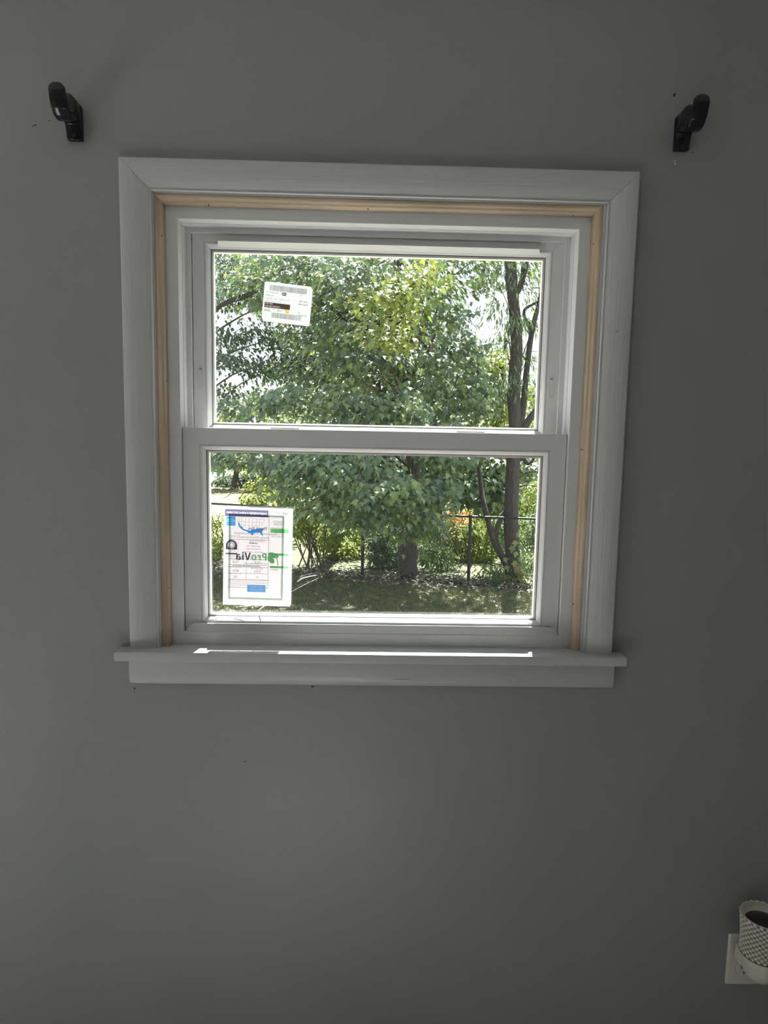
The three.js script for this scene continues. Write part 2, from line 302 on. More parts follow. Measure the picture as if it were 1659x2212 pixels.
// ------------------------------------------------------------------ outlet and wax warmer
{
  const o = group('wall_outlet'), PX = 0.8854, PY = -0.7422;
  o.position.set(PX, PY, 0);
  tag(o, 'ivory wall outlet with a cover plate behind the plug-in wax warmer', 'outlet');
  const ivory = std(rgb(0.62, 0.60, 0.55), 0.4);
  const s = new THREE.Shape(), w = 0.0397, h = 0.0635, r = 0.003;
  s.moveTo(-w + r, -h); s.lineTo(w - r, -h); s.quadraticCurveTo(w, -h, w, -h + r); s.lineTo(w, h - r); s.quadraticCurveTo(w, h, w - r, h); s.lineTo(-w + r, h); s.quadraticCurveTo(-w, h, -w, h - r); s.lineTo(-w, -h + r); s.quadraticCurveTo(-w, -h, -w + r, -h);
  part('cover_plate', toCreasedNormals(new THREE.ExtrudeGeometry(s, { depth: 0.0012, bevelEnabled: true, bevelThickness: 0.0045, bevelSize: 0.005, bevelOffset: -0.005, bevelSegments: 5 }).translate(0, 0, 0.0005), rad(30)), ivory, o);
  for (const dy of [0.0216, -0.0216]) {
    const f = new THREE.Shape(), R = 0.0185, c = 0.0148; const a = Math.asin(c / R);
    f.absarc(0, 0, R, -a, a); f.absarc(0, 0, R, Math.PI - a, Math.PI + a); f.closePath();
    part('receptacle_gap', new THREE.ShapeGeometry(f, 16).scale(1.07, 1.07, 1).translate(0, dy, 0.00635), rubber, o);
    const m = part('receptacle', new THREE.ExtrudeGeometry(f, { depth: 0.0018, bevelEnabled: true, bevelThickness: 0.0006, bevelSize: 0.0006, bevelSegments: 2 }).translate(0, dy, 0.0062), ivory, o);
    for (const dx of [-0.0068, 0.0068]) part('slot', box(dx - 0.0009, dx + 0.0009, dy + 0.0005, dy + 0.009, 0.0078, 0.0088), rubber, m);
    part('ground_hole', new THREE.CylinderGeometry(0.0029, 0.0029, 0.001, 16).rotateX(Math.PI / 2).translate(0, dy - 0.0082, 0.0084), rubber, m);
  }
  part('screw', new THREE.SphereGeometry(0.003, 12, 8).scale(1, 1, 0.4).translate(0, 0, 0.0064), ivory, o);

  const k = group('wax_warmer'); k.position.set(PX, 0, 0.066);
  tag(k, 'white ceramic plug-in wax warmer with a chequered woven cup', 'wax warmer');
  const white = std(rgb(0.63, 0.61, 0.55), 0.4);
  const lathe = (pts, n = 56) => new THREE.LatheGeometry(pts.map(([a, b]) => new THREE.Vector2(a, b)), n);
  part('base', lathe([[0, -0.7385], [0.012, -0.738], [0.024, -0.734], [0.032, -0.725], [0.0375, -0.711], [0.0412, -0.694], [0.0438, -0.682], [0.0455, -0.677], [0.0455, -0.6745], [0.044, -0.674], [0.0405, -0.6765], [0.038, -0.6765]]), white, k);
  part('plug_block', box(-0.019, 0.019, -0.738, -0.698, -0.0572, -0.028, 0.004), white, k);
  part('back_bracket', box(-0.034, 0.034, -0.728, -0.684, -0.052, -0.020, 0.011), white, k);
  part('seam_ring', new THREE.TorusGeometry(0.0449, 0.0012, 8, 48).rotateX(Math.PI / 2).translate(0, -0.6738, 0), std(rgb(0.1, 0.08, 0.06), 0.8), k);
  { // chequered cup: alternating raised and sunk tiles with a saw-tooth rim
    const cols = 46, rows = 15, y0 = -0.6735, y1 = -0.584, pos = [], col = [];
    const rad0 = (v) => 0.0425 + 0.0065 * Math.pow(v, 1.5) + 0.002 * Math.pow(1 - v, 3);
    const quad = (a, b, c, d, C) => { for (const p of [a, b, c, a, c, d]) { pos.push(...p); col.push(...C); } };
    const pt = (u, v, off, dy = 0) => { const r = rad0(v) + off, t = (u / cols) * Math.PI * 2; return [Math.sin(t) * r, y0 + (y1 - y0) * v + dy, Math.cos(t) * r]; };
    const glaze = [0.66, 0.64, 0.58], grey = [0.19, 0.19, 0.17];
    for (let j = 0; j < rows; j++) for (let i = 0; i < cols; i++) {
      const up = (i + j) % 2, off = up ? 0.0009 : -0.0002, v0 = j / rows, v1 = (j + 1) / rows, e = 0.06;
      const A = pt(i + e, v0 + 0.004, off), B = pt(i + 1 - e, v0 + 0.004, off), C = pt(i + 1 - e, v1 - 0.004, off), D = pt(i + e, v1 - 0.004, off);
      quad(A, B, C, D, up ? glaze : grey);
      if (up) { const a = pt(i, v0, -0.0005), b = pt(i + 1, v0, -0.0005), c = pt(i + 1, v1, -0.0005), d = pt(i, v1, -0.0005); quad(a, b, B, A, glaze); quad(b, c, C, B, glaze); quad(c, d, D, C, glaze); quad(d, a, A, D, glaze); }
    }
    for (let i = 0; i < cols; i++) { const h = i % 2 ? 0.0022 : 0.0005, n = -0.005; quad(pt(i, 1, 0), pt(i + 1, 1, 0), pt(i + 1, 1, 0, h), pt(i, 1, 0, h), glaze); quad(pt(i, 1, 0, h), pt(i + 1, 1, 0, h), pt(i + 1, 1, n, 0.0003), pt(i, 1, n, 0.0003), glaze); }
    const g = new THREE.BufferGeometry(); g.setAttribute('position', new THREE.Float32BufferAttribute(pos, 3)); g.setAttribute('color', new THREE.Float32BufferAttribute(col, 3)); g.computeVertexNormals();
    part('woven_cup', g, std(rgb(1, 1, 1), 0.28, { vertexColors: true, side: THREE.DoubleSide }), k);
  }
  part('dish', lathe([[0.0485, -0.5845], [0.0465, -0.5835], [0.0455, -0.588], [0.043, -0.5965], [0.0395, -0.5995], [0.0385, -0.5985], [0.0378, -0.600]]), white, k);
  part('wax', lathe([[0.0382, -0.5998], [0.036, -0.606], [0.02, -0.610], [0, -0.610]]), std(rgb(0.035, 0.03, 0.022), 0.35), k);
}

// ------------------------------------------------------------------ the two labels on the glass
const paperMat = (map, through = 0.55) => new THREE.MeshPhysicalMaterial({ map, transmission: through, thickness: 0, roughness: 1, side: THREE.DoubleSide });
function barcode(g, x, y, w, h, seedNo, col = '#555') { let s = seedNo, p = x; g.fillStyle = col; while (p < x + w) { s = (s * 1103515245 + 12345) % 2147483648; const a = 2 + (s >> 8) % 6; g.fillRect(p, y, Math.min(a, x + w - p), h); p += a + 2 + (s >> 14) % 5; } }
{
  const W = 1040, H = 800;
  const t = canvasTex(W, H, (g) => {
    g.fillStyle = '#fdfdff'; g.fillRect(0, 0, W, H);
    barcode(g, 120, 55, 820, 120, 77, '#8a868e'); barcode(g, 205, 640, 660, 110, 991, '#8a868e');
    g.fillStyle = '#a09ca4'; g.font = '46px sans-serif';
    g.fillText('13210844.001', 40, 232); g.fillText('ENK01B1', 40, 300); g.fillText('710190 - A B C SUPPLY CO', 40, 364); g.fillText('UNIT  30 1/2 x 37', 40, 420);
    g.fillStyle = '#5a5358'; g.fillRect(400, 190, 92, 66); g.fillStyle = '#fff'; g.font = 'bold 50px sans-serif'; g.fillText('A1', 413, 241);
    g.fillStyle = '#54403e'; g.fillRect(30, 432, 572, 112); g.fillStyle = '#e8e0e0'; g.font = 'bold 42px sans-serif'; g.fillText('5-DT-FSB', 40, 474); g.fillText('5-BT-ESC WHITE 5', 40, 528);
    g.fillStyle = '#77737a'; g.font = 'bold 40px sans-serif'; g.fillText('BATT NAX', 790, 350); g.fillText('EMPL 04/42', 775, 412); g.font = '30px sans-serif'; g.fillText('K 04', 790, 220);
    g.font = '24px sans-serif'; g.fillText('SIZE   SASH        GLASS      SCREEN   LINE ITEM   QTY', 40, 572); g.font = 'bold 30px sans-serif'; g.fillText('Bottom', 320, 604); g.fillText('NA', 790, 592);
    g.font = 'bold 52px sans-serif'; g.fillStyle = '#6a666c'; g.fillText('05-3E', 42, 624); g.fillStyle = '#99959c'; g.font = '50px sans-serif'; g.fillText('V2D0829C', 770, 650);
    g.fillStyle = '#f7e27a'; g.beginPath(); g.ellipse(545, 586, 48, 42, 0.4, 0, 7); g.fill(); g.fillStyle = '#a8782c'; g.beginPath(); g.arc(520, 570, 9, 0, 7); g.arc(560, 606, 10, 0, 7); g.fill();
    g.fillStyle = '#f4f2f6'; g.fillRect(630, 440, 130, 90);
  });
  const rounded = (w, h, r, d) => { const s = new THREE.Shape(); s.moveTo(-w + r, -h); s.lineTo(w - r, -h); s.quadraticCurveTo(w, -h, w, -h + r); s.lineTo(w, h - r); s.quadraticCurveTo(w, h, w - r, h); s.lineTo(-w + r, h); s.quadraticCurveTo(-w, h, -w, h - r); s.lineTo(-w, -h + r); s.quadraticCurveTo(-w, -h, -w + r, -h); const g = new THREE.ShapeGeometry(s, 6), p = g.attributes.position, uv = g.attributes.uv; for (let i = 0; i < p.count; i++) uv.setXY(i, (p.getX(i) + w) / (2 * w), (p.getY(i) + h) / (2 * h)); return g.translate(0, 0, d); };
  const s = group('barcode_sticker');
  part('paper', rounded(0.0515, 0.0402, 0.005, 0.0006), paperMat(t, 0.2), s);
  part('backing_film', rounded(0.0515, 0.0402, 0.003, 0).translate(0.0025, -0.0042, 0), new THREE.MeshPhysicalMaterial({ color: rgb(0.5, 0.55, 0.53), transmission: 0.75, thickness: 0, roughness: 0.7, side: THREE.DoubleSide }), s);
  s.position.set(-0.2026, 0.7528, -0.0980); s.rotation.z = rad(-5.3);
  tag(s, 'tilted white barcode sticker with rounded corners on the upper pane', 'sticker');
}
{
  const W = 1100, H = 1595, line = (g, x0, y0, x1, y1, w = 5, c = '#5b5866') => { g.strokeStyle = c; g.lineWidth = w; g.beginPath(); g.moveTo(x0, y0); g.lineTo(x1, y1); g.stroke(); };
  const lines = (g, x, y, w, n, step, c = '#9a97a0', h = 5) => { for (let i = 0; i < n; i++) { let p = x, s = i * 7919 + Math.round(x * 13 + y); g.fillStyle = c; while (p < x + w - 10) { s = (s * 1103515245 + 12345) % 2147483648; const a = 14 + (s >> 9) % 46; g.fillRect(p, y + i * step, Math.min(a, x + w - p), h); p += a + 9; } } };
  const front = canvasTex(W, H, (g) => {
    g.fillStyle = '#fdfdff'; g.fillRect(0, 0, W, H); g.textAlign = 'left';
    g.fillStyle = '#6f7096'; g.fillRect(22, 42, 700, 108);
    g.fillStyle = '#f0f0ff'; g.font = 'bold 42px sans-serif'; g.fillText('ENERGY STAR Certified in Highlighted Regions', 40, 104, 655);
    g.strokeStyle = '#77747f'; g.lineWidth = 5; g.strokeRect(16, 40, 716, 1264);
    g.fillStyle = '#55aaf0'; g.fillRect(43, 155, 146, 146); g.strokeStyle = '#a8d6fa'; g.lineWidth = 9; g.beginPath(); g.arc(110, 290, 95, Math.PI * 1.12, Math.PI * 1.8); g.stroke(); g.font = 'italic 44px serif'; g.fillStyle = '#bfe2ff'; g.fillText('energy', 54, 240); g.fillRect(52, 262, 128, 4);
    // the map: pale northern states, blue southern ones
    g.strokeStyle = '#a09eaa'; g.lineWidth = 3; g.beginPath(); g.moveTo(236, 170); g.lineTo(330, 160); g.lineTo(470, 172); g.lineTo(560, 196); g.lineTo(640, 170); g.lineTo(660, 190); g.lineTo(632, 240); g.lineTo(612, 300); g.moveTo(236, 170); g.lineTo(228, 250); for (const x of [290, 350, 410, 470, 530, 580]) { g.moveTo(x, 178); g.lineTo(x - 6, 320); } g.moveTo(232, 230); g.lineTo(620, 240); g.moveTo(240, 285); g.lineTo(600, 290); g.stroke();
    g.fillStyle = '#3f9be6'; g.beginPath(); [[232, 250], [250, 246], [262, 290], [288, 318], [318, 300], [300, 330], [330, 352], [376, 362], [430, 372], [470, 348], [540, 342], [596, 336], [640, 330], [652, 316], [648, 350], [622, 384], [640, 452], [622, 448], [596, 404], [540, 400], [500, 408], [466, 446], [448, 442], [432, 408], [400, 410], [372, 384], [318, 372], [268, 336], [240, 296]].forEach(([x, y], i) => (i ? g.lineTo(x, y) : g.moveTo(x, y))); g.fill();
    lines(g, 36, 462, 220, 2, 20, '#8b8894'); line(g, 16, 520, 732, 520);
    // rating council mark: dark arch with a sunburst
    g.fillStyle = '#4a4858'; g.beginPath(); g.moveTo(36, 688); g.lineTo(36, 620); g.arc(128, 622, 92, Math.PI, 0); g.lineTo(220, 688); g.fill();
    g.strokeStyle = '#f6f6ff'; g.lineWidth = 9; for (let i = 0; i < 18; i++) { const a = (i / 18) * Math.PI * 2; g.beginPath(); g.moveTo(128 + 26 * Math.cos(a), 612 + 26 * Math.sin(a)); g.lineTo(128 + 62 * Math.cos(a), 612 + 62 * Math.sin(a)); g.stroke(); } g.fillStyle = '#fff'; g.beginPath(); g.arc(128, 612, 24, 0, 7); g.fill();
    lines(g, 36, 708, 180, 1, 10); g.fillStyle = '#5b5866'; g.fillRect(34, 742, 190, 26); line(g, 236, 520, 236, 730, 3);
    g.textAlign = 'center'; g.fillStyle = '#33313a'; g.font = 'bold 40px sans-serif'; g.fillText('Endure', 485, 588); g.font = '26px sans-serif'; g.fillStyle = '#66636e'; g.fillText('501 - Double Hung', 485, 632); g.fillText('Vinyl Frame Dual LE', 485, 678); g.fillText('Double Glaze - LowE w/Argon', 485, 726);
    line(g, 16, 800, 732, 800, 4); line(g, 16, 836, 732, 836, 5); line(g, 16, 932, 732, 932, 4); line(g, 16, 966, 732, 966, 5); line(g, 375, 836, 375, 932, 3); line(g, 375, 966, 375, 1172, 3); line(g, 16, 1070, 732, 1070, 4); line(g, 16, 1174, 732, 1174, 6);
    g.fillStyle = '#3c3a44'; g.font = '50px sans-serif'; g.fillText('0.27', 200, 904); g.fillText('0.21', 556, 906); g.fillText('0.50', 205, 1046); g.fillText('\u2264 0.3', 556, 1048); g.fillText('61', 205, 1146); g.fillText('\u2014', 556, 1140);
    g.font = 'bold 25px sans-serif'; g.fillText('ADDITIONAL PERFORMANCE RATINGS', 375, 958, 470);
    lines(g, 110, 846, 190, 1, 10); lines(g, 460, 846, 200, 1, 10); lines(g, 110, 976, 190, 1, 10); lines(g, 450, 976, 200, 2, 14); lines(g, 100, 1082, 190, 1, 10); lines(g, 30, 1192, 680, 6, 17, '#a5a2ab', 4);
    g.fillStyle = '#79b2e2'; g.fillRect(393, 1256, 300, 116); g.fillStyle = '#a9cdec'; g.font = 'bold 30px sans-serif'; g.fillText('ENERGY STAR', 543, 1300); g.fillRect(410, 1326, 266, 6); g.fillRect(430, 1344, 226, 5);
    // right column
    g.textAlign = 'left'; g.font = 'bold 58px sans-serif'; g.fillStyle = '#5f9a66'; g.fillText('Pro', 838, 96, 105); g.fillStyle = '#3c3a44'; g.fillText('Via', 944, 96, 100);
    g.strokeStyle = '#8fb592'; g.lineWidth = 9; g.beginPath(); g.arc(800, 78, 30, Math.PI * 0.8, Math.PI * 1.75); g.stroke(); g.beginPath(); g.arc(812, 86, 16, Math.PI * 0.5, Math.PI * 1.5); g.stroke();
    g.textAlign = 'center'; g.font = '26px sans-serif'; g.fillStyle = '#66636e'; g.fillText('2150 State Route 39', 905, 220); g.fillText('Sugarcreek, Ohio', 905, 246); g.fillText('www.provia.com', 905, 272);
    line(g, 758, 316, 1050, 316, 4); g.fillStyle = '#84c98a'; g.fillRect(758, 328, 296, 70); g.fillStyle = '#4c9a54'; g.font = 'bold 28px sans-serif'; g.fillText('Value Window', 906, 358); g.fillText('Registration', 906, 388);
    lines(g, 780, 420, 260, 2, 24); lines(g, 775, 462, 250, 1, 10);
    g.fillStyle = '#7cc284'; g.fillRect(758, 728, 296, 38); g.fillRect(758, 936, 296, 34); g.fillStyle = '#3f8a48'; g.font = 'bold 26px sans-serif'; g.fillText('DP Rating', 824, 962); g.fillStyle = '#44424a'; g.font = '32px sans-serif'; g.fillText('LC-PG50', 828, 1006);
    // print of the second sheet showing through, so mirrored
    g.save(); g.translate(80, 112);
    g.translate(900, 0); g.scale(-1, 1); g.textAlign = 'left'; g.fillStyle = '#716e78'; g.font = 'bold 62px sans-serif'; g.fillText('Thank You', 275, 245, 350);
    g.fillStyle = '#98959f'; g.font = '46px sans-serif'; g.fillText('for purchasing this factory designed', 120, 322, 690); g.fillText('energy efficient product', 250, 384, 480); g.fillText('from ProVia', 310, 442, 270);
    g.font = 'bold 168px sans-serif'; g.fillStyle = '#7fb386'; g.fillText('Pro', 262, 740, 270); g.fillStyle = '#4a484f'; g.fillText('Via', 535, 740, 262);
    g.fillStyle = '#6fae77'; g.beginPath(); g.ellipse(170, 650, 90, 42, -0.25, 0, 7); g.fill(); g.beginPath(); g.ellipse(205, 722, 44, 72, 0.7, 0, 7); g.fill(); g.strokeStyle = '#a3cda8'; g.lineWidth = 20; g.beginPath(); g.moveTo(90, 820); g.quadraticCurveTo(96, 720, 130, 660); g.stroke();
    g.fillStyle = '#a3a0aa'; g.font = '34px sans-serif'; g.fillText('THE PROFESSIONAL WAY', 268, 806, 520);
    g.restore();
  });
  const back = canvasTex(900, 1405, (g) => { // seen through the front sheet, so mirrored
    g.fillStyle = '#f1edf0'; g.fillRect(0, 0, 900, 1405);
    g.strokeStyle = '#5d9464'; g.lineWidth = 34; g.strokeRect(17, 17, 866, 1371);
  });
  const w = 0.1497, h = 0.2212, k = group('energy_label'), X = (u) => (u / W - 0.5) * w, Y = (v) => (0.5 - v / H) * h;
  part('front_sheet', new THREE.PlaneGeometry(w, h).translate(0, 0, 0.0009), paperMat(front, 0.16), k);
  part('back_card', new THREE.PlaneGeometry(X(980) - X(80), Y(112) - Y(1500)).translate((X(80) + X(980)) / 2, (Y(112) + Y(1500)) / 2, 0.0007), paperMat(back, 0.3), k);
  part('sleeve_edge', box(w / 2 - 0.0004, w / 2 + 0.0022, -h / 2 + 0.004, h / 2 - 0.001, 0, 0.0006), new THREE.MeshPhysicalMaterial({ color: rgb(0.75, 0.8, 0.8), transmission: 0.8, thickness: 0, roughness: 0.5 }), k);
  k.position.set(-0.2611, 0.1926, -0.0500); k.rotation.z = rad(-1.0);
  tag(k, 'paper energy rating label with green border and blue map on the lower pane', 'label');
}
{ // torn bits of clear tape left on the lower pane
  const mat = std(rgb(0.85, 0.86, 0.84), 0.5), Z = -0.0497;
  const strip = (pix, r, label) => { const pts = new THREE.CatmullRomCurve3(pix.map(([x, y]) => at(x, y, Z))).getPoints(14); tag(part('tape_scrap', tube(pts, pts.map((_, i) => r * (0.45 + 0.55 * Math.sin(Math.PI * (i + 0.5) / pts.length))), 5), mat, scene), label, 'tape', 'tape scraps on the lower pane'); };
  strip([[642, 1257], [650, 1251], [662, 1247], [684, 1242.5]], 0.0012, 'short curved white tape scrap right of the energy label');
  strip([[630, 1278], [650, 1267], [672, 1256], [690, 1248]], 0.00035, 'thin straight tape strand right of the energy label');
  strip([[557, 1319], [567, 1312], [577, 1306]], 0.0008, 'small slanted tape scrap under the energy label');
  strip([[510, 1311], [528, 1309.5], [545, 1307.5]], 0.0005, 'thin flat tape strand under the energy label edge');
}

// ------------------------------------------------------------------ outdoors: ground
const barkTex = dataTex(128, 512, (u, v) => { const a = noise.noise(u * 14, v * 9, 1), b = noise.noise(u * 40, v * 24, 3), k = 0.45 + 0.42 * a + 0.25 * b; return [0.30 + 0.22 * k, 0.275 + 0.21 * k, 0.26 + 0.2 * k]; }, true); barkTex.repeat.set(2, 0.7);
const barkBump = dataTex(128, 512, (u, v) => 0.5 + 0.4 * noise.noise(u * 14, v * 9, 1) + 0.25 * noise.noise(u * 40, v * 24, 3)); barkBump.repeat.set(2, 0.7);
const bark = new THREE.MeshStandardMaterial({ map: barkTex, bumpMap: barkBump, bumpScale: 0.03, roughness: 0.95, color: rgb(0.55, 0.54, 0.53) });
const twigMat = std(rgb(0.10, 0.075, 0.055), 0.9);
const groundTone = dataTex(512, 512, (u, v) => { const a = noise.noise(u * 9, v * 9, 3), b = noise.noise(u * 55, v * 55, 8), c = noise.noise(u * 130, v * 130, 5), k = 0.78 + 0.16 * a + 0.22 * b + 0.16 * c; return [k, k * (1 + 0.05 * a), k * 0.97]; });
function groundSheet(name, pts, y, mat, label) {
  const s = new THREE.Shape(pts.map(([x, z]) => new THREE.Vector2(x, -z))), g = new THREE.ExtrudeGeometry(s, { depth: 0.02, bevelEnabled: false }).rotateX(-Math.PI / 2).translate(0, y - 0.02, 0);
  return kind(part(name, g, mat, scene), 'structure', label);
}
const toned = (c, rep) => { const t = groundTone.clone(); t.repeat.set(rep, rep); t.needsUpdate = true; return std(c, 0.95, { map: t }); };
groundSheet('ground', [[-90, -0.2], [90, -0.2], [90, -150], [-90, -150]], YARD - 0.03, toned(rgb(0.085, 0.10, 0.04), 0.1), 'ground under the trees');
groundSheet('lawn', [[-14, -0.2], [14, -0.2], [14, -10.1], [4.2, -10.7], [2.0, -11.2], [0.4, -11.5], [-2, -12.1], [-4, -12.9], [-14, -14.5]], YARD, toned(rgb(0.185, 0.19, 0.115), 0.22), 'shaded back lawn strewn with fallen leaves');
groundSheet('lawn', [[-40, -15], [-3.2, -14.2], [-2.4, -20], [-3, -31], [-40, -31]], YARD - 0.005, toned(rgb(0.18, 0.17, 0.055), 0.12), 'sunny neighbouring lawn beyond the fence');
groundSheet('driveway', [[-60, -33], [-5.5, -33], [-6.5, -47], [-60, -47]], YARD - 0.006, toned(rgb(0.30, 0.285, 0.29), 0.2), 'pale driveway far beyond the fence');
{ // grass blades and fallen leaves on the near lawn
  const blade = new THREE.BufferGeometry();
  const p = []; for (let i = 0; i < 7; i++) { const a = i * 2.4, r = 0.012 + 0.006 * (i % 3), x = Math.cos(a) * r, z = Math.sin(a) * r, h = 0.03 + 0.012 * ((i * 5) % 4), lx = Math.cos(a) * 0.025, lz = Math.sin(a) * 0.025; p.push(x - 0.003, 0, z, x + 0.003, 0, z, x + lx, h, z + lz); }
  blade.setAttribute('position', new THREE.Float32BufferAttribute(p, 3)); blade.computeVertexNormals();
  const N = 26000, m = new THREE.InstancedMesh(blade, std(rgb(1, 1, 1), 0.8, { side: THREE.DoubleSide }), N), M = new THREE.Matrix4(), q = new THREE.Quaternion(), c = new THREE.Color();
  for (let i = 0; i < N; i++) {
    const z = rr(-13, -8.6), x = rr(-4.5, 4.6) + z * 0.02; const s = rr(0.7, 1.5), bare = noise.noise(x * 0.9, z * 0.9, 3) > 0.25 ? 0.4 : 1;
    const onLawn = z > -11.35 + 0.22 * (x < 0 ? x * 1.3 : x) + 0.25 * noise.noise(x * 2, 1, 0);
    M.compose(V(x, onLawn ? YARD : YARD - 0.2, z), q.setFromAxisAngle(V(0, 1, 0), rnd() * 6.3), V(s, s * bare, s)); m.setMatrixAt(i, M);
    const k = rr(0.7, 1.25), y = rnd(); m.setColorAt(i, c.setRGB((0.11 + 0.08 * y) * k, (0.135 + 0.04 * y) * k, 0.062 * k));
  }
  m.name = 'grass'; kind(m, 'stuff', 'short thin grass on the shaded lawn'); m.receiveShadow = true; scene.add(m);
}

// ------------------------------------------------------------------ leaves
function leafShape(outline, fold, droop) { // half outlines [along, across]; folded along the midrib, tip bent down
  const pos = [], index = [], n = outline.length, put = (l, a) => pos.push(a, -droop * l * l + Math.abs(a) * fold, l);
  put(0, 0); outline.forEach(([l, a]) => { put(l, a); put(l, -a); }); const mid = pos.length / 3; put(0.5, 0);
  for (let i = 0; i < n - 1; i++) { index.push(mid, 2 + 2 * i + 1 - 1 + 0, 2 + 2 * (i + 1) - 1 + 0); }
  index.length = 0;
  const R = (i) => 1 + 2 * i, L = (i) => 2 + 2 * i;
  index.push(mid, 0, R(0), mid, L(0), 0);
  for (let i = 0; i < n - 1; i++) index.push(mid, R(i), R(i + 1), mid, L(i + 1), L(i));
  index.push(mid, R(n - 1), L(n - 1));
  const g = new THREE.BufferGeometry(); g.setAttribute('position', new THREE.Float32BufferAttribute(pos, 3)); g.setIndex(index); g.computeVertexNormals(); return g;
}
const MAPLE = leafShape([[-0.06, 0.10], [0.02, 0.30], [0.14, 0.24], [0.24, 0.36], [0.44, 0.56], [0.46, 0.38], [0.50, 0.20], [0.66, 0.27], [0.74, 0.16], [1.0, 0.012]], 0.22, 0.22);
const OVATE = leafShape([[0.12, 0.16], [0.34, 0.27], [0.62, 0.2], [1.0, 0.01]], 0.25, 0.2);
const NARROW = leafShape([[0.2, 0.085], [0.5, 0.11], [1.0, 0.01]], 0.3, 0.35);
const leafMat = (c, through = 0.45) => new THREE.MeshPhysicalMaterial({ color: c, transmission: through, thickness: 0, roughness: 0.88, clearcoat: 1, clearcoatRoughness: 0.3, specularIntensity: 1.6, side: THREE.DoubleSide });
const leafWhite = leafMat(rgb(1, 1, 1)), leafMatte = new THREE.MeshPhysicalMaterial({ color: rgb(1, 1, 1), transmission: 0.5, thickness: 0, roughness: 0.92, specularIntensity: 0.5, side: THREE.DoubleSide });
const GREEN = [[0.07, 0.12, 0.05], [0.10, 0.165, 0.06], [0.14, 0.215, 0.065], [0.19, 0.265, 0.06], [0.26, 0.31, 0.055]];
const LIME = [[0.20, 0.28, 0.045], [0.30, 0.37, 0.045], [0.38, 0.41, 0.05], [0.15, 0.24, 0.05]];
const DARK = [[0.05, 0.085, 0.035], [0.07, 0.115, 0.045], [0.095, 0.15, 0.05], [0.12, 0.17, 0.05]];
const matsOf = new Map();
const paletteMats = (p) => { if (!matsOf.has(p)) matsOf.set(p, p.map((c) => leafMat(rgb(...c)))); return matsOf.get(p); };
const inView = (p, pad = 40) => { const q = p.clone().project(camera), x = (q.x + 1) * 829.5, y = (1 - q.y) * 1106; return q.z < 1 && x > 440 - pad && x < 1185 + pad && y > 540 - pad && y < 1345 + pad; };

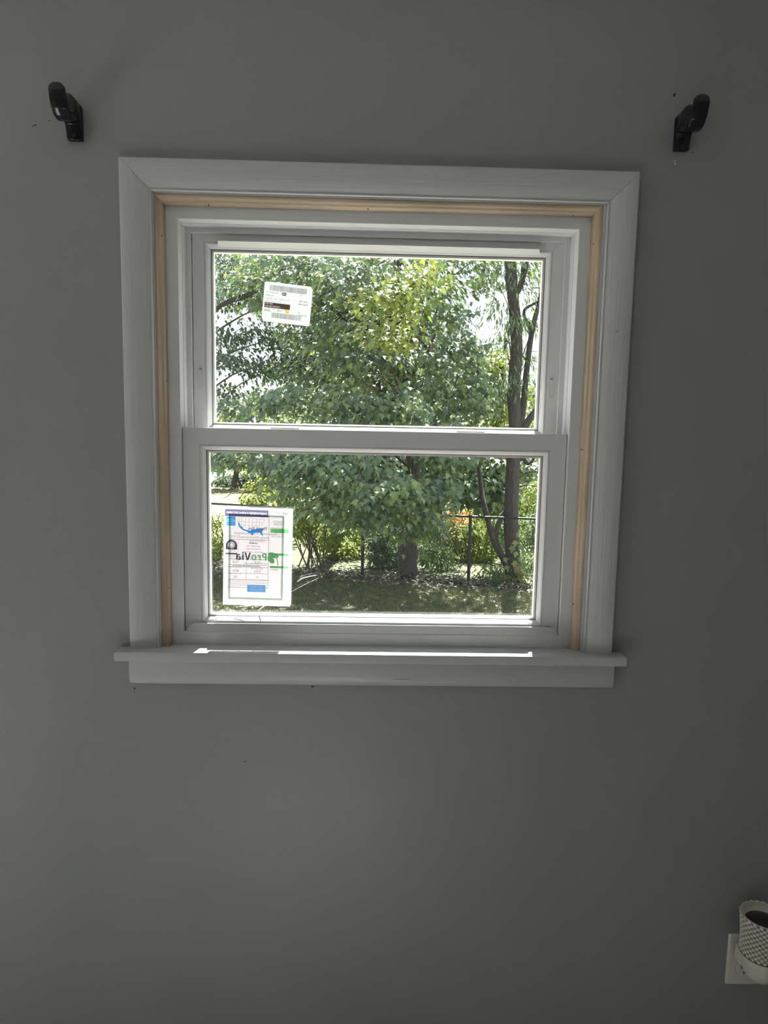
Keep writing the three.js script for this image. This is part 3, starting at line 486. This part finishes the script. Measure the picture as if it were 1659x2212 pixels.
/* blobs: [px, py, depth, rx, ry, rz, sprays]; every spray is a flat fan of leaves on a twig that hangs off a limb */
function leafage(tree, trunkTop, blobs, { geo, size, palette, perSpray = 16, spread = 0.36, parts = 0, hang = 0.5, twigs = true, limbR = 0.05, centre = null, flatten = 0.35, matte = false }) {
  const items = [], wood = [], M = new THREE.Matrix4();
  for (const [px, py, depth, rx, ry, rz, sprays, own] of blobs) {
    const c = Array.isArray(px) ? V(...px) : at(px, py, -depth), pal = own || palette;
    if (twigs) { // a limb from the trunk to this part of the crown
      const from = trunkTop.clone(); from.y = Math.min(trunkTop.y, Math.max(YARD + 1.2, c.y - 0.9 + rr(-0.4, 0.2)));
      const mid = from.clone().lerp(c, 0.5).add(V(rr(-0.2, 0.2), rr(0.05, 0.35), rr(-0.2, 0.2)));
      const pts = new THREE.CatmullRomCurve3([from, mid, c]).getPoints(7); wood.push(tube(pts, pts.map((_, i) => limbR * (1 - 0.8 * i / 7)), 5));
    }
    for (let k = 0; k < sprays; k++) {
      let d; do d = V(rr(-1, 1), rr(-1, 1), rr(-1, 1)); while (d.lengthSq() > 1);
      d.multiplyScalar(0.55 + 0.45 * rnd()); const s = c.clone().add(V(d.x * rx, d.y * ry, d.z * rz));
      if (s.y < YARD + 0.05) s.y = YARD + 0.05 + rnd() * 0.3;
      const out = s.clone().sub(centre || trunkTop); out.y = 0; out.lengthSq() < 1e-4 && out.set(1, 0, 0); out.normalize().add(V(gauss() * 0.6, -0.15 + gauss() * 0.25, gauss() * 0.6)).normalize();
      const side = out.clone().cross(V(0, 1, 0)).normalize(), r = spread * rr(0.7, 1.25), tone = rnd();
      if (twigs && k % 3 === 0) { const a = s.clone().lerp(c, 0.75), b = s.clone().addScaledVector(out, r); wood.push(tube([a, s.clone().add(V(0, 0.05, 0)), b], [0.012, 0.007, 0.003], 4)); }
      const n = Math.round(perSpray * rr(0.7, 1.3));
      for (let j = 0; j < n; j++) {
        const t = rr(-1, 1), w = gauss() * 0.7, p = s.clone().addScaledVector(out, t * r).addScaledVector(side, w * r).add(V(0, gauss() * r * flatten - 0.1 * t * t * r, 0));
        const tip = out.clone().multiplyScalar(0.6 + 0.4 * rnd()).addScaledVector(side, w * 0.9 + gauss() * 0.5).add(V(0, -hang + gauss() * 0.45, 0)).normalize();
        const up = V(gauss() * 0.5, 1, gauss() * 0.5), x = up.clone().cross(tip).normalize(), y = tip.clone().cross(x), z = size * rr(0.65, 1.2);
        M.makeBasis(x, y, tip).scale(V(z, z, z)).setPosition(p);
        items.push({ m: M.clone(), p, pal, i: Math.min(pal.length - 1, Math.floor(pal.length * (0.55 * tone + 0.45 * rnd()))), d: p.distanceTo(EYE) / z });
      }
    }
  }
  if (wood.length) kind(part('branches', mergeGeometries(wood), twigMat, tree), 'stuff');
  items.sort((a, b) => a.d - b.d);
  let made = 0; const rest = [];
  for (const it of items) if (made < parts && inView(it.p, -8)) { const l = part('leaf', geo, paletteMats(it.pal)[it.i], tree); l.applyMatrix4(it.m); made++; } else rest.push(it);
  const im = new THREE.InstancedMesh(geo, matte ? leafMatte : leafWhite, rest.length), col = new THREE.Color();
  rest.forEach((it, i) => { im.setMatrixAt(i, it.m); const k = rr(0.85, 1.15); im.setColorAt(i, col.setRGB(...it.pal[it.i].map((v) => v * k))); });
  im.name = 'foliage'; im.castShadow = im.receiveShadow = true; kind(im, 'stuff'); tree.add(im); return tree;
}
const curve = (pts, r0, r1, seg = 9, steps = 22, rough = 0.12) => { const c = new THREE.CatmullRomCurve3(pts).getPoints(steps); return tube(c, c.map((p, i) => (r0 + (r1 - r0) * i / steps) * (1 + rough * noise.noise(p.y * 2.3, p.x * 3, i * 0.4))), seg); };
const ground = (px, py) => { const d = V((px - 829.5) / 1534, -(py - 1106) / 1534, -1).applyQuaternion(camera.quaternion); return EYE.clone().addScaledVector(d, (YARD - EYE.y) / d.y); };

// the big maple in the middle
{
  const t = group('maple_tree'), base = ground(882, 1243), z = base.z;
  tag(t, 'big maple with a stout trunk and large drooping leaves filling the middle of the view', 'tree');
  const top = V(base.x - 0.3, 3.4, z - 0.2);
  part('trunk', curve([base.clone().add(V(0, -0.1, 0)), base.clone().add(V(-0.02, 0.5, 0)), base.clone().add(V(0.02, 1.4, 0)), V(base.x + 0.02, 0.6, z - 0.1), top, V(base.x - 0.4, 5.4, z - 0.2)], 0.21, 0.07, 12, 26), bark, t);
  for (const [a, b, r] of [[at(878, 1020, z), at(905, 1000, z + 1), 0.06], [at(890, 1050, z), at(760, 985, z + 1.4), 0.05], [V(base.x, 0.6, z), at(805, 835, z + 0.3), 0.1], [at(820, 880, z), at(800, 800, z + 0.3), 0.08], [V(base.x, 1.2, z), at(690, 640, z + 1.2), 0.07], [V(base.x, 1.5, z), at(866, 640, z + 0.6), 0.08], [at(560, 632, z + 1.2), at(440, 684, z + 1.2), 0.06], [V(base.x, 1.9, z), at(720, 560, z + 1.0), 0.06], [at(640, 1030, z + 1), at(520, 1010, z + 1.2), 0.03]])
    part('limb', curve([a, a.clone().lerp(b, 0.5).add(V(rr(-0.1, 0.1), rr(0, 0.15), rr(-0.1, 0.1))), b], r, r * 0.4, 8, 10), bark, t);
  leafage(t, V(base.x, 2.4, z), [
    [700, 1015, 9.6, 0.7, 0.36, 0.6, 34], [790, 1040, 9.4, 0.7, 0.42, 0.6, 40], [730, 1080, 9.6, 0.6, 0.3, 0.5, 30], [800, 1110, 9.8, 0.55, 0.26, 0.5, 26], [860, 1060, 9.7, 0.5, 0.4, 0.5, 26], [900, 1100, 10, 0.45, 0.32, 0.5, 22], [945, 1060, 10.2, 0.4, 0.35, 0.5, 18], [930, 1130, 10.4, 0.3, 0.2, 0.4, 9], [880, 1150, 10.6, 0.2, 0.18, 0.3, 6],
    [620, 1010, 10, 0.5, 0.3, 0.5, 20], [640, 1060, 10.3, 0.35, 0.25, 0.4, 12], [560, 1000, 10.6, 0.5, 0.15, 0.5, 13], [490, 990, 10.4, 0.35, 0.12, 0.4, 10], [970, 1000, 10.5, 0.5, 0.3, 0.6, 18],
    [870, 640, 9.4, 0.75, 0.5, 0.7, 42, LIME], [800, 580, 9.6, 0.7, 0.35, 0.7, 26], [930, 600, 9.6, 0.4, 0.3, 0.5, 18, LIME], [840, 720, 10, 0.6, 0.3, 0.6, 22, LIME], [960, 680, 10.4, 0.4, 0.35, 0.6, 18], [720, 620, 10.8, 0.9, 0.55, 0.9, 44], [700, 720, 11.2, 1.0, 0.5, 0.9, 40], [780, 780, 11, 1.0, 0.5, 0.9, 44], [900, 800, 11.2, 0.9, 0.6, 0.9, 46], [980, 850, 11.4, 0.8, 0.6, 0.8, 40], [850, 880, 10.4, 0.9, 0.4, 0.7, 40], [740, 870, 10.2, 0.8, 0.35, 0.7, 34], [620, 860, 10.4, 0.7, 0.35, 0.7, 26], [530, 880, 10.8, 0.6, 0.25, 0.6, 20], [600, 640, 11.2, 0.7, 0.5, 0.8, 30], [540, 600, 11.4, 0.7, 0.35, 0.8, 22], [640, 560, 11, 0.8, 0.4, 0.8, 26], [990, 760, 11.8, 0.6, 0.5, 0.7, 28], [880, 940, 10.3, 1.2, 0.3, 0.6, 32], [680, 950, 10.2, 1.1, 0.3, 0.6, 30],
    [[base.x - 1.5, 3.6, z - 0.6], 0, 0, 2.6, 1.1, 2.2, 130], [[base.x + 1.4, 3.9, z - 0.8], 0, 0, 1.8, 1.2, 2.0, 80], [[base.x, 5.0, z - 0.8], 0, 0, 2.2, 1.0, 2.0, 80], [[base.x - 1.5, 1.6, z - 2], 0, 0, 2.2, 0.9, 1.2, 60],
  ], { geo: MAPLE, size: 0.112, palette: GREEN, perSpray: 17, spread: 0.34, parts: 300, hang: 0.62, limbR: 0.035, centre: V(base.x, 1, z - 2) });
}

// ------------------------------------------------------------------ the slim tree by the fence on the right
{
  const t = group('cherry_tree'), b = ground(1112, 1256), z = b.z;
  tag(t, 'slim dark-barked tree with several stems and sparse narrow leaves beside the fence', 'tree');
  const q = (x, y, dz = 0) => at(x, y, z + dz);
  part('trunk', curve([b.clone().add(V(0, -0.15, 0)), q(1108, 1200), q(1104, 1130), q(1106, 1060), q(1109, 985), q(1113, 915), q(1110, 840), q(1116, 760), q(1113, 690), q(1106, 625), q(1101, 560), q(1096, 480), q(1090, 400)], 0.15, 0.085, 11, 44, 0.16), bark, t);
  for (const [pts, r0, r1] of [
    [[q(1106, 1245, 0.05), q(1086, 1205, 0.05), q(1068, 1170, 0.02), q(1056, 1130), q(1046, 1095), q(1040, 1060, -0.2), q(1034, 1010, -0.4)], 0.075, 0.035],
    [[q(1078, 1190, 0.03), q(1071, 1165), q(1075, 1135), q(1088, 1110), q(1100, 1095, -0.05), q(1108, 1060, -0.1)], 0.06, 0.04],
    [[q(1122, 925, 0.03), q(1130, 880), q(1136, 815), q(1146, 735), q(1155, 690), q(1166, 650), q(1178, 560)], 0.065, 0.035],
    [[q(1112, 640), q(1125, 618), q(1133, 590), q(1140, 556), q(1148, 500)], 0.05, 0.03],
    [[q(1125, 618), q(1128, 590), q(1129, 550), q(1130, 500)], 0.028, 0.018],
    [[q(1110, 630), q(1116, 608), q(1112, 580), q(1106, 560)], 0.024, 0.014],
    [[q(1114, 1000), q(1128, 990), q(1142, 1002), q(1158, 985), q(1180, 975)], 0.05, 0.02],
    [[q(1125, 935, 0.06), q(1142, 908), q(1160, 885), q(1190, 860)], 0.085, 0.05],
    [[q(1122, 1030), q(1140, 1020), q(1165, 1019)], 0.018, 0.01], [[q(1120, 1052), q(1140, 1048), q(1165, 1052)], 0.016, 0.008],
    [[q(1150, 720), q(1132, 672), q(1150, 658), q(1175, 646)], 0.03, 0.02],
  ]) part('limb', curve(pts, r0, r1, 8, 18, 0.14), bark, t);
  leafage(t, q(1112, 640), [
    [1070, 600, 11.3, 0.35, 0.4, 0.5, 9], [1080, 660, 11.4, 0.35, 0.3, 0.5, 9], [1140, 620, 11.6, 0.4, 0.45, 0.5, 17], [1160, 580, 11.8, 0.3, 0.3, 0.4, 10], [1150, 700, 11.6, 0.35, 0.35, 0.5, 13], [1100, 690, 11.4, 0.3, 0.25, 0.3, 12], [1085, 740, 11.6, 0.3, 0.3, 0.4, 10], [1140, 780, 11.8, 0.35, 0.3, 0.4, 11], [1110, 820, 11.4, 0.2, 0.3, 0.25, 7], [1160, 830, 12, 0.25, 0.4, 0.4, 9],
    [[1.9, 4.6, z], 0, 0, 1.4, 0.9, 1.2, 40], [[3.4, 4.8, z], 0, 0, 1.6, 0.9, 1.2, 40],
  ], { geo: NARROW, size: 0.125, palette: GREEN, perSpray: 11, spread: 0.3, hang: 0.75, limbR: 0.014 });
  const v = group('climbing_vine'); // ivy on the foot of the trunk
  tag(v, 'climbing vine with green and orange leaves on the slim tree foot', 'vine');
  part('stem', curve([q(1112, 1250, 0.15), q(1120, 1210, 0.15), q(1114, 1165, 0.15), q(1120, 1130, 0.14)], 0.006, 0.003, 5, 12, 0), twigMat, v);
  const M = new THREE.Matrix4();
  const orange = [leafMat(rgb(0.42, 0.13, 0.05)), leafMat(rgb(0.5, 0.24, 0.06))];
  [[1120, 1150], [1126, 1160], [1112, 1168], [1122, 1178], [1130, 1188], [1115, 1192], [1108, 1180], [1124, 1203], [1112, 1212], [1130, 1216], [1118, 1228], [1126, 1236], [1090, 1205], [1094, 1222], [1086, 1236, 1], [1089, 1244, 1], [1121, 1224, 1], [1126, 1232, 1], [1123, 1240, 1], [1082, 1246, 1]].forEach(([x, y, o], i) => {
    const l = part('leaf', MAPLE, o ? orange[i % 2] : paletteMats(GREEN)[2 + i % 3], v), n = V(gauss() * 0.4, 0.35 + gauss() * 0.2, 1).normalize(), tip = V(gauss(), -1, 0.2).normalize(), xx = n.clone().cross(tip).normalize(), yy = tip.clone().cross(xx), s = rr(0.1, 0.15);
    l.applyMatrix4(M.makeBasis(xx, yy, tip).scale(V(s, s, s)).setPosition(q(x, y, 0.17 + rnd() * 0.05)));
  });
}

// ------------------------------------------------------------------ chain link fence
{
  const f = group('chain_link_fence'), iron = std(rgb(0.015, 0.016, 0.018), 0.5), wire = std(rgb(0.16, 0.16, 0.17), 0.5);
  tag(f, 'black chain link fence with thin posts and a top rail along the yard', 'fence');
  const P = [[4.05, -11.15], [1.93, -11.5], [-0.06, -11.93], [-2.1, -12.6], [-4.3, -13.35]].map(([x, z]) => V(x, YARD, z)), Hh = 1.245;
  const ball = new THREE.SphereGeometry(0.036, 12, 8);
  P.forEach((p) => part('post', mergeGeometries([new THREE.CylinderGeometry(0.03, 0.03, Hh + 0.03, 12).translate(p.x, YARD + Hh / 2, p.z), ball.clone().scale(1, 0.6, 1).translate(p.x, YARD + Hh + 0.02, p.z)]), iron, f));
  for (let i = 0; i < P.length - 1; i++) {
    const a = P[i], b = P[i + 1], L = a.distanceTo(b), dir = b.clone().sub(a).normalize(), at2 = (s, h) => a.clone().addScaledVector(dir, s).setY(YARD + h);
    part('top_rail', tube([at2(0, Hh), at2(L, Hh)], [0.021, 0.021], 10), iron, f);
    // woven wires: zigzag columns, two crossing families
    const pitch = 0.062, rows = Math.floor(Hh / (pitch / 2)), g = [];
    const nrm = dir.clone().cross(V(0, 1, 0));
    for (let c = 0; c * pitch < L; c++) { const pts = []; for (let r = 0; r <= rows; r++) pts.push(at2(Math.min(L, c * pitch + (r % 2 ? pitch / 2 : -pitch / 2) * 1.02 + pitch / 2), 0.02 + r * pitch / 2).addScaledVector(nrm, r % 2 ? 0.002 : -0.002)); g.push(tube(pts, pts.map(() => 0.0016), 3)); }
    kind(part('wire_mesh', mergeGeometries(g), wire, f), 'stuff');
  }
}

// ------------------------------------------------------------------ trees behind
function backTree(name, label, px, depth, trunkR, h, blobs, o, cat = 'tree') {
  const t = group(name), b = V(at(px, 1000, -depth).x, YARD, -depth);
  tag(t, label, cat); const top = V(b.x + rr(-0.3, 0.3), YARD + h, b.z);
  part('trunk', curve([b.clone().add(V(0, -0.1, 0)), b.clone().lerp(top, 0.5).add(V(rr(-0.15, 0.15), 0, 0)), top], trunkR, trunkR * 0.35, 9, 12), bark, t);
  return leafage(t, top, blobs, { limbR: trunkR * 0.35, centre: V(b.x, 0, b.z - 1), ...o });
}
backTree('ash_tree', 'airy tree with small dark leaves and sky between them behind the barcode sticker', 415, 15.5, 0.16, 5.5, [
  [480, 620, 15, 0.8, 0.6, 1, 24], [560, 620, 15.4, 1.0, 0.7, 1, 40], [500, 720, 15.2, 0.8, 0.45, 1, 26], [600, 730, 15.8, 0.9, 0.4, 1, 26], [490, 780, 15, 0.9, 0.3, 1, 24], [580, 800, 15.4, 0.9, 0.35, 1, 28], [640, 780, 15.6, 0.7, 0.5, 1, 26], [500, 850, 15.4, 0.7, 0.22, 1, 16], [640, 650, 16, 0.9, 0.8, 1, 40], [570, 870, 16, 0.8, 0.3, 1, 18],
  [[-4.5, 4.6, -15], 0, 0, 2.4, 0.9, 1.6, 70],
], { geo: OVATE, size: 0.13, palette: DARK, perSpray: 17, spread: 0.42, hang: 0.5, limbR: 0.03 });
backTree('maple_tree', 'pale green maple with dense small leaves left of the slim dark stems', 1062, 19.5, 0.15, 5.5, [
  [990, 750, 19, 0.8, 0.7, 1, 48], [1060, 780, 19.2, 0.8, 0.7, 1, 44, LIME], [1040, 850, 19, 1.1, 0.8, 1, 66], [1090, 890, 19.2, 0.7, 0.6, 1, 38, LIME], [980, 880, 19.4, 1.2, 0.7, 1, 56], [960, 730, 20, 0.8, 0.9, 1, 36],
  [1030, 970, 13.4, 0.8, 0.35, 0.5, 46], [1090, 1000, 13, 0.5, 0.25, 0.4, 26], [1050, 1045, 12.8, 0.5, 0.3, 0.4, 32], [1005, 1055, 13, 0.4, 0.3, 0.4, 24], [1075, 1075, 12.8, 0.35, 0.12, 0.3, 14], [1130, 1000, 13, 0.3, 0.18, 0.4, 10],
], { geo: MAPLE, size: 0.15, palette: GREEN, perSpray: 16, spread: 0.42, hang: 0.55 });
backTree('walnut_tree', 'tall shadowy tree filling the background behind the big maple', 770, 16.2, 0.24, 7, [
  [700, 640, 16.2, 1.6, 0.9, 0.9, 60], [820, 700, 15.8, 1.6, 0.9, 0.9, 70], [720, 760, 15.8, 1.6, 0.8, 0.9, 60], [920, 760, 16, 1.4, 1.0, 0.9, 66], [780, 810, 15.6, 1.7, 0.4, 0.8, 50], [930, 610, 16, 0.8, 0.8, 0.9, 40], [800, 570, 16, 1.6, 0.8, 0.9, 56],
  [[-2.6, 4.2, -16.5], 0, 0, 2.2, 1.2, 1.6, 70], [[0.6, 4.6, -16.5], 0, 0, 2.2, 1.4, 1.6, 80], [[2.3, 6.3, -16.8], 0, 0, 1.5, 1.1, 1.5, 60], [[-5.4, 4.6, -17], 0, 0, 1.8, 1.3, 1.5, 50],
], { geo: OVATE, size: 0.2, palette: DARK, perSpray: 15, spread: 0.55, hang: 0.5 });
for (const [px, label, bl] of [
  [560, 'far sunlit tree low on the horizon behind the small leaning tree', [[500, 965, 46, 3, 1.2, 2, 50], [580, 950, 46, 3, 2, 2, 70], [440, 985, 47, 2, 0.8, 2, 20], [640, 900, 47, 3, 2.5, 2, 70], [500, 895, 50, 1.5, 1, 2, 8]]],
  [760, 'far green tree glimpsed through the middle trunks', [[760, 900, 34, 4, 3, 2, 110], [720, 1010, 32, 4, 1.6, 2, 100], [840, 1020, 32, 4, 1.8, 2, 100], [760, 1070, 31, 4, 0.9, 1, 70]]],
  [930, 'far green tree glimpsed left of the slim stems', [[930, 880, 34, 4, 3.5, 2, 120], [960, 1020, 32, 3.4, 1.6, 2, 100], [1010, 960, 33, 2.5, 2, 2, 60], [950, 1075, 31, 3.5, 0.9, 1, 70]]],
  [1140, 'far yellowish tree glimpsed right of the slim stems', [[1150, 860, 34, 1.4, 1.6, 1.6, 34], [1160, 960, 33, 2, 2, 1.6, 90], [1140, 1060, 32, 2.4, 1.4, 1.6, 90], [1085, 1080, 31, 2.4, 1.0, 1.6, 90], [1160, 1100, 28, 2.2, 0.7, 1, 60], [1190, 1000, 33, 1.6, 2, 1.6, 60]]],
]) backTree('distant_tree', label, px, -bl[0][2] * -1 + 1, 0.25, 5, bl, { geo: OVATE, size: 0.42, palette: px === 1140 || px === 560 ? LIME : GREEN, perSpray: 14, spread: 1.0, hang: 0.4 });
{ // small leaning tree on the neighbouring lawn
  const t = group('small_tree'), b = ground(503, 1056), z = b.z; tag(t, 'small leaning tree with a forked trunk on the sunny neighbouring lawn', 'tree');
  part('trunk', curve([b, at(509, 1030, z), at(513, 1010, z), at(519, 990, z), at(523, 960, z)], 0.14, 0.07, 8, 12), bark, t);
  part('prop', curve([ground(522, 1054), at(516, 1040, z), at(512, 1028, z)], 0.05, 0.05, 6, 6), bark, t);
  part('limb', curve([at(514, 1005, z), at(504, 992, z), at(492, 985, z)], 0.06, 0.03, 6, 6), bark, t);
  leafage(t, at(520, 985, z), [[480, 990, -z, 1.4, 0.5, 1, 30], [520, 975, -z, 1.6, 0.7, 1, 40], [555, 990, -z, 1.2, 0.4, 1, 26]], { geo: OVATE, size: 0.3, palette: GREEN, perSpray: 13, spread: 0.6 });
}
const LIME2 = [[0.20, 0.27, 0.014], [0.15, 0.22, 0.014], [0.26, 0.29, 0.016], [0.10, 0.16, 0.016]];
function shrub(name, label, px, depth, blobs, o, stems = 7, cat = 'shrub') {
  const t = group(name), b = V(at(px, 1200, -depth).x, YARD, -depth), g = []; tag(t, label, cat);
  for (let i = 0; i < stems; i++) { const B = blobs[i % blobs.length], c = at(B[0], B[1], -B[2]), a = b.clone().add(V(rr(-0.35, 0.35), -0.03, rr(-0.2, 0.2))), e = c.clone().add(V(rr(-0.5, 0.5) * B[3], rr(0, 0.8) * B[4], 0)); const pts = new THREE.CatmullRomCurve3([a, a.clone().lerp(e, 0.5).add(V(rr(-0.1, 0.1), 0.1, 0)), e]).getPoints(8); g.push(tube(pts, pts.map((_, k) => 0.017 * (1 - 0.08 * k) * rr(0.8, 1.1)), 5)); }
  kind(part('stems', mergeGeometries(g), twigMat, t), 'stuff');
  return leafage(t, b.clone().setY(YARD + 1), blobs, { twigs: false, matte: true, limbR: 0.012, hang: 0.35, centre: b.clone().add(V(0, 0, -1)), ...o });
}
const small = { geo: OVATE, size: 0.085, perSpray: 22, spread: 0.26 };
shrub('leggy_shrub', 'leggy shrub with many bare dark stems right of the energy label', 665, 12.9, [[650, 1105, 12.9, 0.5, 0.2, 0.3, 20], [700, 1110, 13, 0.5, 0.2, 0.3, 20], [680, 1150, 13.2, 0.5, 0.3, 0.3, 14], [640, 1140, 13.2, 0.3, 0.3, 0.3, 10]], { ...small, palette: LIME2 }, 16);
shrub('yellow_shrub', 'bright yellow green shrub behind the fence left of the middle fence post', 725, 14.2, [[715, 1160, 14.2, 0.45, 0.3, 0.4, 34], [750, 1190, 14, 0.4, 0.35, 0.4, 34], [720, 1215, 13.8, 0.5, 0.12, 0.3, 18], [770, 1150, 14.4, 0.4, 0.35, 0.4, 28]], { ...small, palette: LIME2 });
for (const [px, bl, label] of [
  [660, [[640, 1120, 17.6, 0.6, 0.6, 0.5, 50], [680, 1160, 17.4, 0.6, 0.45, 0.5, 50]], 'sunlit thicket seen between the bare stems of the leggy shrub'],
  [760, [[730, 1120, 17.8, 0.7, 0.6, 0.5, 60], [770, 1170, 17.4, 0.6, 0.4, 0.5, 50], [810, 1110, 17.8, 0.6, 0.6, 0.5, 50]], 'sunlit thicket behind the middle fence post'],
  [870, [[850, 1130, 17.6, 0.6, 0.6, 0.5, 50], [910, 1130, 17.8, 0.7, 0.7, 0.5, 60], [890, 1180, 17.4, 0.7, 0.3, 0.5, 40]], 'sunlit thicket behind the stout maple trunk'],
  [1000, [[970, 1150, 17.6, 0.7, 0.6, 0.5, 60], [1040, 1120, 17.8, 0.7, 0.8, 0.5, 70], [1010, 1180, 17.3, 0.7, 0.35, 0.5, 50]], 'sunlit thicket between the tall fence post and the forked stem'],
  [1130, [[1090, 1110, 17.6, 0.6, 0.8, 0.5, 60], [1150, 1090, 17.8, 0.8, 0.9, 0.5, 80], [1150, 1160, 17.4, 0.8, 0.5, 0.5, 60]], 'sunlit thicket behind the slim tree trunk'],
]) shrub('sunlit_thicket', label, px, bl[0][2], bl, { ...small, size: 0.1, perSpray: 20, spread: 0.32, palette: LIME2 });
shrub('dark_shrub', 'dark evergreen shrub behind the fence between the middle post and the maple trunk', 825, 13, [[820, 1180, 13, 0.32, 0.45, 0.35, 60], [845, 1200, 13.2, 0.25, 0.3, 0.3, 30], [830, 1225, 12.8, 0.35, 0.15, 0.3, 22]], { ...small, size: 0.07, palette: DARK });
shrub('yellow_shrub', 'bright yellow green shrub peeking out behind the dark evergreen shrub', 840, 15.5, [[830, 1140, 15.5, 0.7, 0.4, 0.4, 40], [860, 1190, 15.5, 0.5, 0.4, 0.4, 30]], { ...small, palette: LIME2 });
shrub('fern_shrub', 'shady green shrub just right of the maple trunk', 945, 12.8, [[925, 1200, 12.8, 0.28, 0.28, 0.3, 28], [955, 1200, 13, 0.3, 0.28, 0.3, 22]], { ...small, size: 0.075, palette: GREEN });
shrub('yellow_shrub', 'bright yellow green shrub behind the tall black fence post', 1000, 14.2, [[985, 1140, 14.2, 0.5, 0.35, 0.4, 46], [1030, 1150, 14.2, 0.45, 0.4, 0.4, 46], [1000, 1200, 14, 0.6, 0.25, 0.4, 42], [950, 1160, 14.4, 0.45, 0.35, 0.4, 34], [1045, 1210, 13.8, 0.4, 0.2, 0.3, 26]], { ...small, palette: LIME2 });
shrub('green_shrub', 'leafy green shrub behind the rightmost stretch of fence', 1150, 13.6, [[1090, 1140, 14, 0.3, 0.4, 0.3, 24], [1150, 1150, 13.6, 0.35, 0.4, 0.4, 40], [1160, 1210, 13.2, 0.3, 0.3, 0.3, 32], [1140, 1240, 12.6, 0.3, 0.1, 0.3, 14], [1180, 1110, 13.8, 0.3, 0.4, 0.4, 26]], { ...small, palette: GREEN });
shrub('autumn_shrub', 'shrub with orange autumn leaves above the fence rail', 970, 13.6, [[972, 1106, 13.6, 0.25, 0.13, 0.2, 14], [940, 1085, 13.4, 0.16, 0.1, 0.2, 8], [1000, 1118, 13.6, 0.15, 0.1, 0.2, 5]], { ...small, palette: [[0.55, 0.28, 0.07], [0.6, 0.38, 0.12], [0.45, 0.36, 0.08]] });
shrub('yellow_shrub', 'bright yellow green bush above the fence rail left of the energy label top', 560, 16, [[585, 1050, 17, 0.7, 0.4, 0.5, 60], [620, 1075, 16, 0.5, 0.35, 0.4, 44], [555, 1080, 16, 0.35, 0.15, 0.4, 18]], { ...small, size: 0.11, palette: LIME2 });
shrub('lawn_shrub', 'dark rounded shrub behind the small leaning tree', 500, 31.5, [[490, 1040, 31.5, 0.6, 0.55, 0.5, 50], [530, 1040, 31.5, 0.7, 0.5, 0.5, 50], [510, 1050, 31, 1, 0.3, 0.5, 40]], { geo: OVATE, size: 0.17, perSpray: 15, spread: 0.4, palette: DARK });
shrub('weed_clump', 'yellow green weeds against the fence left of the energy label', 468, 13.6, [[462, 1130, 13.6, 0.2, 0.25, 0.2, 16], [470, 1180, 13.4, 0.25, 0.3, 0.2, 30], [455, 1200, 13.3, 0.25, 0.2, 0.2, 18]], { ...small, size: 0.06, palette: LIME2 }, 9, 'weeds');
shrub('weed_clump', 'low green weeds at the foot of the slim tree', 1100, 11.6, [[1085, 1245, 11.5, 0.25, 0.1, 0.15, 14], [1130, 1262, 11.3, 0.2, 0.1, 0.15, 10], [1060, 1235, 11.9, 0.25, 0.12, 0.15, 10]], { ...small, size: 0.06, palette: GREEN }, 5, 'weeds');
tag(part('utility_wire', curve([at(380, 545, -22), at(462, 575, -22), at(520, 600, -22), at(640, 640, -22)], 0.018, 0.018, 5, 16, 0), std(rgb(0.03, 0.03, 0.03), 0.7), scene), 'dark overhead wire crossing the sky at the upper pane corner', 'wire');
{ // bare hanging branch of the maple, at the neighbouring lawn
  const t = group('dead_branch'); tag(t, 'bare grey branch with fine twigs hanging before the sunny lawn', 'branch');
  const z = -10.6, c = (pts, r) => curve(pts.map(([x, y]) => at(x, y, z)), r, r * 0.35, 5, 14, 0.05);
  part('stem', c([[590, 1022], [570, 1048], [545, 1060], [520, 1065], [495, 1064], [470, 1055]], 0.012), twigMat, t);
  for (const p of [[[560, 1052], [540, 1046], [520, 1040]], [[545, 1060], [530, 1072], [515, 1078]], [[520, 1065], [505, 1055], [492, 1052]], [[500, 1064], [488, 1074], [474, 1078]], [[525, 1065], [518, 1078], [516, 1086]], [[640, 1030], [600, 1018], [550, 1016], [500, 1018]], [[600, 1018], [540, 1008], [462, 1012]], [[470, 1032], [460, 1028], [448, 1026]]]) part('twig', c(p, 0.008), twigMat, t);
}
{ // litter along the fence foot
  const lg = leafShape([[0.2, 0.22], [0.5, 0.34], [0.8, 0.16], [1, 0.02]], 0.4, -0.3), N = 5200, m = new THREE.InstancedMesh(lg, std(rgb(1, 1, 1), 0.6, { side: THREE.DoubleSide }), N), M = new THREE.Matrix4(), q = new THREE.Quaternion(), e = new THREE.Euler(), c = new THREE.Color();
  for (let i = 0; i < N; i++) {
    const x = rr(-4.6, 4.6), far = rnd() < 0.82, zf = -11.85 + (x < 0 ? x * 0.3 : x * 0.2), z = far ? zf + gauss() * 0.55 + 0.15 : rr(-12, -8.8), s = rr(0.035, 0.075);
    M.compose(V(x, YARD + 0.012 + (far ? rnd() * 0.05 : rnd() * 0.02), z), q.setFromEuler(e.set(gauss() * 0.5, rnd() * 6.3, gauss() * 0.5)), V(s, s, s)); m.setMatrixAt(i, M);
    const k = rnd(), b = rr(0.6, 1.3); k < 0.09 ? m.setColorAt(i, c.setRGB(0.5, 0.46, 0.4)) : k < 0.3 ? m.setColorAt(i, c.setRGB(0.26 * b, 0.19 * b, 0.09 * b)) : m.setColorAt(i, c.setRGB(0.13 * b, 0.095 * b, 0.065 * b));
  }
  m.name = 'fallen_leaves'; kind(m, 'stuff', 'fallen brown leaves along the foot of the fence'); m.receiveShadow = m.castShadow = true; scene.add(m);
}
renderer.render(scene, camera);
